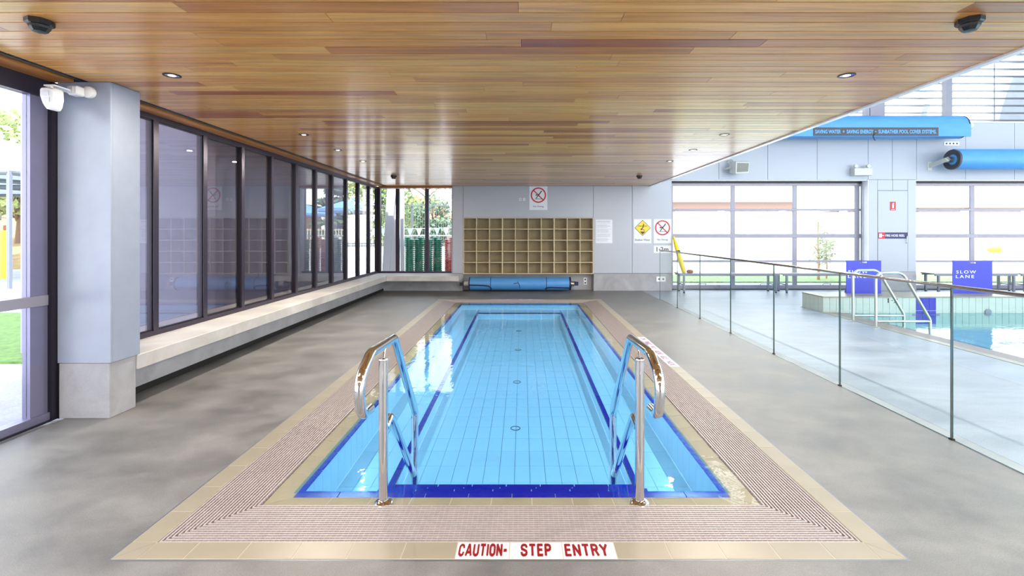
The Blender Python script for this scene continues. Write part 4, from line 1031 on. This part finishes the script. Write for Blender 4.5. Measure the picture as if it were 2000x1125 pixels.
stroke(b, [(cx_-.25*r, cz_-.12*r), (cx_+.25*r, cz_-.3*r)], .07*r, yq); b.build('diver_pictogram', M['ink'], t)
poly('pool_bottom', [(cx_-.36*r, cz_-.45*r), (cx_, cz_-.82*r), (cx_+.36*r, cz_-.45*r)], M['charcoal'], t, SY-.0065)
text('lettering', 'Shallow Water', M['ink'], t, (cx_, SY-.0045, z0+(z1-z0)*.14), .05, .40, 'wall', 0, .008)
x0, x1, z1, z0 = gx(1163.5, WALL_Y), gx(1196, WALL_Y), gz(429, WALL_Y), gz(475, WALL_Y)
t = signboard('notice_board', x0, x1, z0, z1, 'white printed notice with rows of small grey text right of the pigeonholes')
b = MB(); rr = random.Random(3)
for k in range(24):
    if k in (3, 8, 14, 19): continue
    z = z1-.05-k*.022; x = x0+.02; xe = x1-.02-rr.uniform(0, .12)
    while x < xe: w_ = rr.uniform(.012, .04); b.box(x, min(x+w_, xe), SY-.0042, SY-.0032, z, z+.006 if k else z+.014); x += w_+.007
b.build('printed_lines', M['grey_ink'], t)
x0, x1, z1, z0 = gx(1276.5, WALL_Y), gx(1311, WALL_Y), gz(479.5, WALL_Y), gz(494, WALL_Y)
t = signboard('depth_sign', x0, x1, z0, z1, 'white 1·2m depth sign under the lower No Diving sign'); text('lettering', '1\u00b72m', M['ink'], t, ((x0+x1)/2, SY-.0045, (z0+z1)/2), .12, .31, 'wall', 0, .012)
x0, x1, z1, z0 = gx(1715, WALL_Y), gx(1772, WALL_Y), gz(454, WALL_Y), gz(466, WALL_Y)
SYC = WALL_Y-.008
t = signboard('hose_reel_sign', x0, x1, z0, z1, 'navy and red FIRE HOSE REEL sign on the cabinet door between the glazed doors', 'navy_sign', y=SYC)
yq = SYC-.0045
xq = x0+.17; poly('red_panel', [(x0, z0), (xq, z0), (xq, z1), (x0, z1)], M['sign_red'], t, SYC-.0033)
b = MB(); b.box(x0+.02, x0+.09, yq-.001, yq, z0+.03, z1-.03); b.box(x0+.09, x0+.15, yq-.001, yq, (z0+z1)/2-.008, (z0+z1)/2+.008); b.build('hose_pictogram', M['sign_white'], t)
text('lettering', 'FIRE HOSE REEL', M['sign_white'], t, ((xq+x1)/2-.03, yq, (z0+z1)/2), .06, .50, 'wall', 0, .012)
x0, x1, z1, z0 = gx(1738, WALL_Y), gx(1749, WALL_Y), gz(394, WALL_Y), gz(411, WALL_Y)
t = signboard('extinguisher_sign', x0, x1, z0, z1, 'small red fire extinguisher sign above the hose reel sign', 'sign_red', y=SYC)
cx_ = (x0+x1)/2; b = MB(); b.box(cx_-.022, cx_+.022, yq-.001, yq, z0+.06, z1-.06); b.box(cx_-.010, cx_+.010, yq-.001, yq, z1-.06, z1-.03); b.box(cx_-.01, cx_+.035, yq-.001, yq, z1-.045, z1-.035)
b.box(cx_-.05, cx_+.05, yq-.001, yq, z0+.02, z0+.03); b.build('extinguisher_pictogram', M['sign_white'], t)

def outlet(name, px, py, w, h, label, Y=WALL_Y, sockets=1):
    x, z = gx(px, Y), gz(py, Y)
    t = thing(name, (x, Y, z-h/2), label, 'socket')
    box('plate', M['plastic_white'], t, x-w/2, x+w/2, Y-.012, Y-.001, z-h/2, z+h/2, .002)
    for k in range(sockets):
        ox = (k-(sockets-1)/2)*w/max(1, sockets)*.9 if w > h else 0; oz = (k-(sockets-1)/2)*h*.5 if h > w else 0
        MB().lathe([(.022, 0), (.022, -.004), (.001, -.004)], (x+ox, Y-.012, z+oz), 'y', 14).build('socket_face', M['charcoal'], t)
outlet('power_outlet', 1143, 549, .085, .18, 'white power outlet in the recess right of the rolled cover', 12.60, 2)
outlet('power_outlet', 1291, 545, .24, .13, 'pale double outlet on the concrete base behind the glass end', WALL_Y-.002, 2)
outlet('power_outlet', 1858, 280.5, .40, .10, 'pair of small wall sockets above the lower blue roll', WALL_Y, 4)
for px, lb in ((1016, 'left tiny round wall switch beside the upper No Diving sign'), (1023.5, 'right tiny round wall switch beside the upper No Diving sign')):
    x, z = gx(px, WALL_Y), gz(389.5, WALL_Y); t = thing('wall_switch', (x, WALL_Y, z-.03), lb, 'switch')
    box('plate', M['plastic_white'], t, x-.032, x+.032, WALL_Y-.01, WALL_Y-.001, z-.035, z+.035, .003)
    MB().lathe([(.012, 0), (.012, -.006), (.001, -.006)], (x, WALL_Y-.01, z), 'y', 10).build('button', M['charcoal' if px == 1016 else 'grey_ink'], t)
# wall speaker
Y = 12.05; x0, x1, z1, z0 = gx(1431, Y), gx(1458, Y), gz(314, Y), gz(340, Y)
t = thing('wall_speaker', ((x0+x1)/2, Y, z0), 'boxy beige loudspeaker on a wall bracket near the ceiling edge', 'speaker')
m = MB(); m.add([(x0+.02, Y-.12, z0), (x1, Y-.12, z0+.02), (x1-.05, Y+.12, z0+.04), (x0-.02, Y+.12, z0+.04), (x0+.03, Y-.12, z1-.04), (x1+.02, Y-.12, z1-.05), (x1-.04, Y+.12, z1+.01), (x0-.03, Y+.12, z1+.01)],
      [(0,3,2,1),(4,5,6,7),(0,1,5,4),(1,2,6,5),(2,3,7,6),(3,0,4,7)]); m.build('cabinet', M['beige_plastic'], t)
m = MB(); m.add([(x0+.05, Y-.127, z0+.03), (x1-.02, Y-.127, z0+.05), (x1, Y-.127, z1-.08), (x0+.06, Y-.127, z1-.07), (x0+.05, Y-.118, z0+.03), (x1-.02, Y-.118, z0+.05), (x1, Y-.118, z1-.08), (x0+.06, Y-.118, z1-.07)], [(0,1,2,3),(4,7,6,5),(0,4,5,1),(1,5,6,2),(2,6,7,3),(3,7,4,0)]); m.build('grille', M['speaker_grille'], t)
m = MB(); m.tube([(x0-.02, Y+.05, (z0+z1)/2), (x0-.10, Y+.16, (z0+z1)/2-.02), (x0-.08, WALL_Y-.001, (z0+z1)/2-.02)], .028, 10); m.build('bracket', M['beige_plastic'], t)
m = MB(); m.tube([(x0+.02, Y, z1-.01), (x0+.0, Y+.08, z1+.04), (x0, WALL_Y-.001, z1+.04)], .012, 8); m.build('cable_arm', M['beige_plastic'], t)
# twin spot emergency light
Y = 12.25; x0, x1, z1, z0 = gx(1665, Y), gx(1700, Y), gz(329, Y), gz(343, Y)
t = thing('emergency_light', ((x0+x1)/2, Y, z0), 'white twin spot emergency light above the left glazed door corner', 'lamp')
box('battery_box', M['beige_plastic'], t, x0, x1, Y-.08, WALL_Y-.001, z0, z1, .006)
for xq in (x0+.07, x1-.07):
    MB().lathe([(.001, -.03), (.045, -.03), (.055, -.01), (.04, .03), (.001, .04)], (xq, Y-.02, z1+.055), 'y', 14).build('spot_head', M['beige_plastic'], t)
    MB().tube([(xq, Y, z1-.001), (xq, Y, z1+.04)], .012, 8).build('spot_neck', M['beige_plastic'], t)
# cable box at overhead door corner
# PIR sensors
def pir_a():
    Y = 3.62; x, z = gx(104, Y), gz(190, Y)
    t = thing('motion_sensor', (x, Y, z-.08), 'white angled motion sensor at the top corner of the glazed door', 'sensor')
    def P_(px, py): return (gx(px, Y), gz(py, Y))
    def shell(pts, ya, yb, inset):
        b = MB(); n = len(pts); cxm = sum(p[0] for p in pts)/n; czm = sum(p[1] for p in pts)/n
        V = [(p[0], yb, p[1]) for p in pts]+[(p[0], ya+.018, p[1]) for p in pts]+[(cxm+(p[0]-cxm)*inset, ya, czm+(p[1]-czm)*inset) for p in pts]
        b.add(V, [tuple(range(n)), tuple(range(2*n, 3*n))[::-1]]+[(k, n+k, n+(k+1) % n, (k+1) % n) for k in range(n)]+[(n+k, 2*n+k, 2*n+(k+1) % n, n+(k+1) % n) for k in range(n)], 0, True); return b
    body = [P_(*p) for p in ((90, 176), (92, 173), (104, 173), (116, 175), (119, 179), (120, 196), (117, 210), (113, 216), (108, 217), (101, 215), (96, 207), (90, 190))]
    shell(body, Y-.055, Y+.02, .84).build('housing', M['plastic_white'], t)
    shell([P_(*p) for p in ((94, 181), (109, 182), (110, 191), (97, 190))], Y-.062, Y-.045, .9).build('lens_window', M['white'], t)
    shell([P_(*p) for p in ((98, 193.5), (111, 194), (111, 204), (103, 205), (100, 202))], Y-.062, Y-.045, .9).build('lens_window', M['white'], t)
    m = MB(); m.tube([(gx(101, Y), Y-.01, gz(174, Y)), (gx(101, Y), Y, gz(168, Y))], .012, 8); x0_, x1_ = gx(90, Y), gx(111, Y); m.box(x0_, x1_, Y-.02, 3.8425, gz(169, Y), gz(166.5, Y)); m.build('bracket', M['plastic_white'], t)
pir_a()
Y = 3.78; x, z = gx(152, Y), gz(178, Y)
t = thing('motion_sensor', (x, Y, z-.04), 'white round-backed motion sensor high on the white column', 'sensor')
MB().lathe([(.044, 0), (.048, -.01), (.046, -.035), (.03, -.045), (.001, -.045)], (x+.05, 3.842, z+.002), 'y', 20).build('mount', M['plastic_white'], t)
m = MB(); m.bevbox(x-.045, x+.035, Y-.045, Y+.03, z-.040, z+.034, .01); m.build('housing', M['plastic_white'], t)
box('lens_window', M['sign_white'], t, x-.038, x+.005, Y-.049, Y-.044, z-.03, z+.024)

# ceiling fittings
names_y = [3.684, 5.91, 7.0, 8.10]
ordn = ['largest and nearest', 'second nearest', 'third nearest', 'farthest']
dl = None
for side, X in (('left', -2.71), ('right', 2.51)):
    for i, Y in enumerate(names_y):
        lb = '%s small round downlight in the %s half of the timber ceiling' % (ordn[i], side)
        if dl is None:
            dl = thing('downlight', (X, Y, CEIL), lb, 'lamp', 'recessed ceiling downlights')
            MB().lathe([(.062, 0), (.062, -.004), (.050, -.006), (.046, -.002), (.046, 0)], (X, Y, CEIL), seg=28).build('trim_ring', M['black'], dl)
            MB().lathe([(.046, -.003), (.040, -.001), (.034, -.001), (.001, -.001)], (X, Y, CEIL), seg=24).build('reflector', M['chrome'], dl)
            MB().lathe([(.030, -.0015), (.022, -.006), (.001, -.008)], (X, Y, CEIL), seg=20).build('lens', M['lens'], dl)
            q = dl
        else:
            q = copy_thing(dl, (X, Y, CEIL)); q['label'] = lb
        l = bpy.data.lights.new('downlight_lamp', 'AREA'); l.shape = 'DISK'; l.size = .06; l.energy = 14; l.color = (1, .9, .78)
        lo = bpy.data.objects.new('downlight_lamp', l); COL.objects.link(lo); lo.parent = q; lo.location = (0, 0, -.012)
dt = None
for X, Y, lb in ((gx(83, 2.75), 2.734, 'black faceted ceiling detector at the top left of the picture'), (gx(1894, 2.72), 2.72, 'black faceted ceiling detector at the top right of the picture'),
                 (gx(769, 10.15), 10.15, 'small distant black ceiling detector left, above the far window'), (gx(1249, 10.15), 10.15, 'small distant black ceiling detector right, above the blank far wall')):
    if dt is None:
        dt = thing('ceiling_detector', (X, Y, CEIL), lb, 'detector', 'black ceiling detectors')
        MB().lathe([(.066, 0), (.066, -.022), (.060, -.030), (.05, -.032)], (X, Y, CEIL), seg=8, smooth=False).build('base', M['black'], dt)
        MB().lathe([(.05, -.030), (.048, -.046), (.034, -.066), (.001, -.068)], (X, Y, CEIL), seg=8, smooth=False).build('sensor_head', M['black'], dt)
    else:
        q = copy_thing(dt, (X, Y, CEIL)); q['label'] = lb

# ================================================================ OUTSIDE
og = MB(); og.box(-80, -3.7, -12, 90, -.3, -.03); og.box(-3.7, 80, 12.76, 90, -.3, -.03); og.box(20.2, 80, -12, 12.76, -.3, -.03); og.box(-3.7, 20.2, -12, -5, -.3, -.03)
o = og.build('ground', M['out_paving'], None, (0, 0, 0)); o['kind'] = 'structure'
b = MB(); b.box(-16, -5.35, 5.55, 9.0, -.03, .0); o = b.build('lawn', M['grass_deep']); setp(o, 'square of green lawn outside the glazed door', 'lawn', None, 'stuff')
b = MB(); b.box(2.5, 20, 14.6, 18.5, -.03, .01); o = b.build('lawn', M['grass']); setp(o, 'strip of green lawn outside the two glazed overhead doors', 'lawn', None, 'stuff')
# dark clad volume beside the windows
ex = struct('wall_outside', (-5, 9, 0))
XW = gx(40, 5.74)
box('cladding', M['clad_dark'], ex, XW, -3.87, 5.74, 6.0, .05, gz(200, 5.74)); box('cladding', M['clad_dark'], ex, XW, XW+.2, 6.0, 13.2, .05, gz(200, 5.74))
box('cladding', M['clad_dark'], ex, -4.75, -4.55, 6.0, 12.3, .05, 3.0)
box('cladding', M['clad_dark'], ex, XW, -3.87, 6.001, 12.3, 3.0, 3.07)  # roof widened to the windows to keep sky light out of the gap
box('sun_shade', M['roof_white'], ex, -5.6, -3.87, -4.0, 12.4, 3.32, 3.42)  # unseen slab added to shade the cladding and paving from the sun
# slanted white column and post
t = thing('slanted_column', (-3.7, 13.1, 0), 'white slanted outdoor column behind the left pane of the far window', 'column')
Yc = 12.95; p = [(gx(744, Yc), 0.0), (gx(757, Yc), 0.0), (gx(775, Yc), 3.1), (gx(758, Yc), 3.1)]
MB().prism([(a, Yc, c) for a, c in p], (0, 1, 0), .25).build('shaft', M['white'], t)
p = [(gx(757.5, Yc), 0.0), (gx(775, Yc), 0.0), (gx(781, Yc), 3.1), (gx(775.5, Yc), 3.1)]
MB().prism([(a, Yc+.06, c) for a, c in p], (0, 1, 0), .2).build('fin', M['white'], t)
xq = gx(785.5, 13.0); o = box('steel_post', M['white'], None, xq-.05, xq+.04, 13.0, 13.1, -.03, 3.1); setp(o, 'pale upright outdoor post just right of the first window mullion', 'post')
# lane ropes hanging on a rack
rk = thing('rope_rack', (-2.3, 13.3, -.03), 'low metal rack outside the far window carrying the lane ropes', 'rack')
MB().tube([(-3.35, 13.3, 1.42), (-1.35, 13.3, 1.42)], .02, 8).build('rack_bar', M['white'], rk)
for xq in (-3.35, -1.35): MB().tube([(xq, 13.3, -.03), (xq, 13.3, 1.42)], .02, 8).build('rack_leg', M['white'], rk)
ropes = [(-3.18+.128*k, 'g') for k in range(8)]+[(-2.08, 'r'), (-1.95, 'r')]+[(-1.80, 'g'), (-1.66, 'g'), (-1.52, 'g')]
disc = {}
gl = ['leftmost', 'second', 'third', 'fourth', 'fifth', 'sixth', 'seventh', 'eighth']
for i, (X, c) in enumerate(ropes):
    RY = 13.22-.12*(i % 2)
    if c == 'g' and i < 8: lb = '%s of the hanging green lane ropes seen through the far window' % gl[i]
    elif c == 'r': lb = 'red lane rope, %s of the two hanging beside the green ones outside the far window' % ('left' if i == 8 else 'right')
    else: lb = 'green lane rope mirrored in the side glass, hanging %s right of the red ones outside' % ['first', 'second', 'third'][i-10]
    t = thing('lane_rope', (X, RY, .0), lb, 'lane rope', 'lane ropes hanging outside')
    MB().tube([(X, RY, .10), (X, RY, 1.40), (X, 13.27, 1.44), (X, 13.31, 1.40)], .006, 6).build('cable', M['white'], t)
    mtl = M['lane_green'] if c == 'g' else M['lane_red']
    ztop = 1.30 if i % 3 else 1.36
    for k in range(24):
        z = .12+k*.055
        if z > ztop: break
        if c not in disc:
            o = MB().lathe([(.03, 0), (.070, .002), (.080, .016), (.080, .034), (.066, .050), (.02, .054)], (X, RY, z), seg=12).build('float_disc', mtl, t, (X, RY, z)); disc[c] = o.data
        else: link('float_disc', disc[c], t, (X, RY, z))

# trees
def tree(x, y, h, r, label, leaf='leaf', dense=1.0, name='tree', cat='tree', group=None, trunk=.4, cone=False, seed=0, bark='bark', ls=.10, n0=2600, z0=-.03):
    rr = random.Random(seed); t = thing(name, (x, y, z0), label, cat, group)
    m = MB(); m.tube([(x, y, z0), (x+.05*r, y, z0+h*.3), (x-.03*r, y, z0+h*.62), (x, y, z0+h*.9)], .1, 8, radii=[h*.022, h*.017, h*.012, .02])
    for k in range(9):
        a = rr.uniform(0, 2*PI); zb_ = z0+h*rr.uniform(trunk*.8, .8); L_ = r*rr.uniform(.5, .9)*(1.1-((zb_-z0)/h)*.5)
        m.tube([(x, y, zb_), (x+math.cos(a)*L_*.5, y+math.sin(a)*L_*.5, zb_+L_*.35), (x+math.cos(a)*L_, y+math.sin(a)*L_, zb_+L_*.6)], .03, 6, radii=[h*.008, h*.005, .01])
    m.build('trunk', M[bark], t)
    f = MB(); vs = []; fs = []
    blobs = [(rr.uniform(-1, 1), rr.uniform(-1, 1), rr.uniform(0, 1)) for _ in range(16)]
    for k in range(int(n0*dense)):
        if cone:
            u = rr.random()**.7; layer = math.floor(u*8)/8; zz = z0+h*(trunk+(1-trunk)*(layer+rr.uniform(0, .05))); rad = r*(1-layer)*rr.random()**.5; a = rr.uniform(0, 2*PI)
            c = Vector((x+rad*math.cos(a), y+rad*math.sin(a), zz-rad*.12))
        else:
            bx_, by_, bz_ = blobs[k % 16]; q = Vector((rr.gauss(0, 1), rr.gauss(0, 1), rr.gauss(0, 1))).normalized()*rr.random()**.4*.48
            wz = math.sqrt(max(0, 1-(2*bz_-1)**2))*.62+.2
            c = Vector((x+(bx_*wz+q.x)*r*.75, y+(by_*wz+q.y)*r*.75, z0+h*trunk+(bz_*.8+.1+q.z*.5)*h*(1-trunk)))
        s = ls*rr.uniform(.6, 1.4); d1_ = Vector((rr.uniform(-1, 1), rr.uniform(-1, 1), rr.uniform(-1, 1))).normalized(); d2 = d1_.orthogonal().normalized()
        i = len(vs); vs += [c-d1_*s, c-d2*s*.5, c+d1_*s, c+d2*s*.5]; fs.append((i, i+1, i+2, i+3))
    f.add(vs, fs); o = f.build('foliage', M[leaf], t); o['kind'] = 'stuff'
    return t
tree(-8.6, 22, 5.8, 2.4, 'leafy green tree outside, at the left edge of the far window', 'leaf_pale', 1.6, seed=1)
tree(-6.7, 24, 5.6, 1.7, 'bushy green tree outside, right of the slanted white column', 'leaf', 1.6, seed=2, trunk=.35)
tree(-5.2, 26, 5.8, 2.2, 'bare spreading winter tree outside the right pane of the far window', 'leaf_pale', .22, seed=3, trunk=.3, ls=.08)
tree(-4.3, 23, 3.2, 1.3, 'dark low tree outside at the right edge of the far window', 'leaf_dark', 1, seed=4, trunk=.25)
tree(-6.9, 27, 4.0, 1.8, 'pale yellow-green shrub behind the grey fence outside', 'leaf_pale', 1.5, 'shrub', 'shrub', seed=5, trunk=.1)
tree(6.6, 38, 8.0, 3.0, 'layered conifer beyond the fence, seen mirrored in the side glass', 'leaf_dark', 1.3, cone=True, seed=6, trunk=.2, ls=.3)
tree(2.4, 40, 7.5, 3.2, 'broad green tree beyond the fence, seen mirrored in the side glass', 'leaf', 1.8, seed=7, ls=.25)
tree(-.8, 32, 6.3, 2.6, 'round bright green tree beyond the fence, behind the far wall', 'leaf_pale', 1.8, seed=8, ls=.22)
tree(-26, 24.5, 7.6, 3.5, 'grey-green tree beyond the canopy outside the glazed door', 'leaf_pale', 1.4, seed=9, trunk=.35, ls=.2)
t = tree(gx(1598, 15.2), 15.2, 2.1, .55, 'thin young sapling on the lawn outside the left overhead door', 'leaf_pale', .22, 'sapling', 'tree', seed=10, trunk=.25, bark='bark_pale', ls=.05)
tree(gx(1614, 15.6), 15.6, 1.5, .35, 'smaller thin sapling just right of the taller one on the lawn', 'leaf_pale', .09, 'sapling', 'tree', seed=12, trunk=.3, bark='bark_pale', ls=.05)

def house(x0, x1, y0, y1, h, rh, label, wall='render', roof='roof_tile', wins=4, over=.5, z0=0):
    t = thing('house', ((x0+x1)/2, y0, z0), label, 'building')
    box('walls', M[wall], t, x0, x1, y0, y1, -.03, h+z0)
    m = MB(); xm = (x0+x1)/2; ym_ = (y0+y1)/2; o_ = over; zt = h+z0
    m.add([(x0-o_, y0-o_, zt), (x1+o_, y0-o_, zt), (x1+o_, y1+o_, zt), (x0-o_, y1+o_, zt), (x0+(x1-x0)*.3, ym_, zt+rh), (x1-(x1-x0)*.3, ym_, zt+rh)], [(0, 1, 5, 4), (1, 2, 5), (2, 3, 4, 5), (3, 0, 4), (0, 3, 2, 1)])
    m.build('roof', M[roof], t)
    for k in range(wins):
        w = (x1-x0)/wins; a = x0+w*(k+.25)
        f = box('window_frame', M['white'], t, a-.06, a+w*.5+.06, y0-.05, y0-.001, zt-h*.7, zt-h*.2)
        box('window_glass', M['window_far'], f, a, a+w*.5, y0-.07, y0-.051, zt-h*.66, zt-h*.24)
    return t
house(-9.6, -5.9, 34, 40, 2.6, 1.7, 'house with terracotta gable roof outside the far window', 'brick')
house(2.5, 14, 52, 60, 4.8, 1.0, 'two storey cream house beyond the fence, seen mirrored in the side glass', 'render', 'galv')
house(13.5, 24, 42, 50, 4.2, .6, 'brick building with stepped roof behind the left overhead door', 'brick', 'ochre_roof')
house(30, 52, 40, 48, 3.6, 1.5, 'long ochre-roofed building behind the right overhead door', 'brick', 'ochre_roof', 7)
house(3.5, 12.5, 62, 70, 6.2, 2.6, 'tall ochre-roofed building behind the upper left of the left overhead door', 'render', 'ochre_roof', 5)

t = thing('white_backdrop', (24, 31, -.03), 'added white wall for the blown-out view beyond the lawn outside the glazed overhead doors', 'wall')  # added white wall in place of the overexposed view behind it
for k in range(8): box('wall_panel', M['roof_white'], t, 9.0+k*4, 12.98+k*4, 31, 31.3, -.03, 2.85)
for k in range(9): box('pier', M['roof_white'], t, 8.9+k*4, 9.1+k*4, 30.9, 31.4, -.03, 2.95)
def fence(x0, x1, y, z0, z1, m, label, step=.12, pw=.014):
    t = thing('fence', ((x0+x1)/2, y, z0), label, 'fence')
    for z in (z0+.12, z1-.1): box('fence_rail', M[m], t, x0, x1, y, y+.04, z, z+.05)
    b = MB(); x = x0
    while x < x1: b.box(x, x+pw, y-.012, y, z0, z1); x += step
    o = b.build('pickets', M[m], t); o['kind'] = 'stuff'
    x = x0
    while x <= x1: box('fence_post', M[m], t, x, x+.07, y+.04, y+.11, z0, z1+.05); x += 2.4
fence(-12, -3.2, 20.5, .9, 2.75, 'fence_grey', 'tall grey mesh fence outside the far window', .1)
box('retaining_wall', M['render'], None, -12, -3.2, 20.6, 21.0, -.03, .9); o = COL.objects['retaining_wall']; setp(o, 'low pale retaining wall under the grey mesh fence', 'wall')
fence(-2.5, 13, 27, .3, 1.75, 'fence_paint', 'cream picket fence beyond the outdoor pool deck, seen mirrored in the side glass', .16, .05)
box('retaining_wall', M['out_paving'], None, -2.5, 13, 27.05, 27.3, -.03, .3); o = [q for q in COL.objects if q.name.startswith('retaining_wall')][-1]; setp(o, 'pale kerb under the cream picket fence', 'wall')
# bunting
t = thing('bunting', (-5, 18, -.03), 'string of small white pennants across the outdoor pool deck', 'bunting')
for xq in (-7.5, -1.9): MB().tube([(xq, 18, -.03), (xq, 18, 1.74)], .025, 8).build('pole', M['white'], t)
MB().tube([(-7.5+.7*k, 18, 1.72-.06*math.sin(k*PI/8)) for k in range(9)], .008, 5).build('cord', M['white'], t)
for k in range(16):
    x = -7.4+k*.34; z = 1.70-.06*math.sin((x+7.5)/5.6*PI); MB().prism([(x, 18, z), (x+.2, 18, z), (x+.1, 18, z-.26)], (0, 1, 0), .004).build('pennant', M['plastic_white' if k % 3 else 'shade_blue'], t)
# umbrellas
def umbrella(x, y, z, r, label, m='shade_blue'):
    t = thing('shade_umbrella', (x, y, -.03), label, 'umbrella')
    MB().tube([(x, y, -.03), (x, y, z)], .04, 8).build('pole', M['white'], t)
    b = MB(); n = 8; vs = [(x, y, z)]+[(x+r*math.cos(2*PI*k/n), y+r*math.sin(2*PI*k/n), z-r*.32) for k in range(n)]
    vs += [(x, y, z-.03)]+[(x+r*.99*math.cos(2*PI*k/n), y+r*.99*math.sin(2*PI*k/n), z-r*.32-.12) for k in range(n)]
    fs = [(0, 1+k, 1+(k+1) % n) for k in range(n)]+[(n+1, n+2+(k+1) % n, n+2+k) for k in range(n)]+[(1+k, n+2+k, n+2+(k+1) % n, 1+(k+1) % n) for k in range(n)]
    b.add(vs, fs); b.build('canopy', M[m], t)
umbrella(6.6, 31, 3.4, 2.1, 'blue shade umbrella beyond the deck, the farther right one mirrored in the side glass'); umbrella(.9, 24, 3.25, 1.8, 'blue shade umbrella beyond the deck, the nearer one mirrored in the side glass')
# canopy outside the left door
t = thing('shade_canopy', (-19, 14, -.03), 'large pale fabric shade canopy outside the glazed door', 'canopy')
b = MB(); za, zb3 = gz(342, 14), gz(296, 14)
b.add([(-24, 13, za), (-14, 13, za), (-14, 21, za), (-24, 21, za), (-18.2, 16.5, zb3+.9)], [(0, 1, 4), (1, 2, 4), (2, 3, 4), (3, 0, 4)]); b.build('fabric', M['shade_pale'], t)
for a in ((-24, 13), (-14, 13), (-14, 21), (-24, 21)): MB().tube([(a[0], a[1], -.03), (a[0], a[1], za)], .06, 8).build('post', M['galv'], t)
for a, c in (((-24, 13), (-14, 13)), ((-14, 13), (-14, 21)), ((-24, 21), (-14, 21)), ((-24, 13), (-24, 21)), ((-24, 17), (-14, 17)), ((-20, 13), (-18, 21)), ((-17, 13), (-15, 21))): MB().tube([(a[0], a[1], za-.05), (c[0], c[1], za-.05)], .07, 8).build('edge_beam', M['fence_grey'], t)
b = MB(); b.add([(-70, 20, -.03), (-15.5, 20, -.03), (-15.5, 36, 3.6), (-70, 36, 3.6), (-70, 60, 3.8), (-15.5, 60, 3.8)], [(0, 1, 2, 3), (3, 2, 5, 4)]); o = b.build('grass_bank', M['dry_grass']); setp(o, 'dry grassy bank rising behind the outdoor deck at the left', 'bank', None, 'stuff')
fence(-45, -22, 30, 2.3, 4.0, 'fence_grey', 'dark fence along the top of the dry grassy bank', .14)
t = thing('bollard', (gx(13, 16), 16, -.03), 'yellow padded post standing outside the glazed door', 'post')
MB().tube([(gx(11, 16), 16, -.03), (gx(11, 16), 16, gz(450, 16))], .13, 12).build('padding', M['yellow_board'], t); MB().tube([(gx(11, 16), 16, gz(450, 16)), (gx(11, 16), 16, gz(440, 16))], .06, 8).build('post_head', M['brown'], t)
t = thing('life_buoy_stand', (gx(1940, 17), 17, -.03), 'orange and yellow play float on the deck outside the right overhead door', 'float')
MB().tube([(gx(1928, 17), 17, gz(487, 17)), (gx(1933, 17), 17, gz(488, 17)), (gx(1950, 17), 17, gz(487, 17))], .1, 10, radii=[.03, .09, .13]).build('float_body', M['yellow_board'], t)
MB().tube([(gx(1940, 17), 17, -.03), (gx(1940, 17), 17, gz(490, 17))], .03, 8).build('stand', M['white'], t)
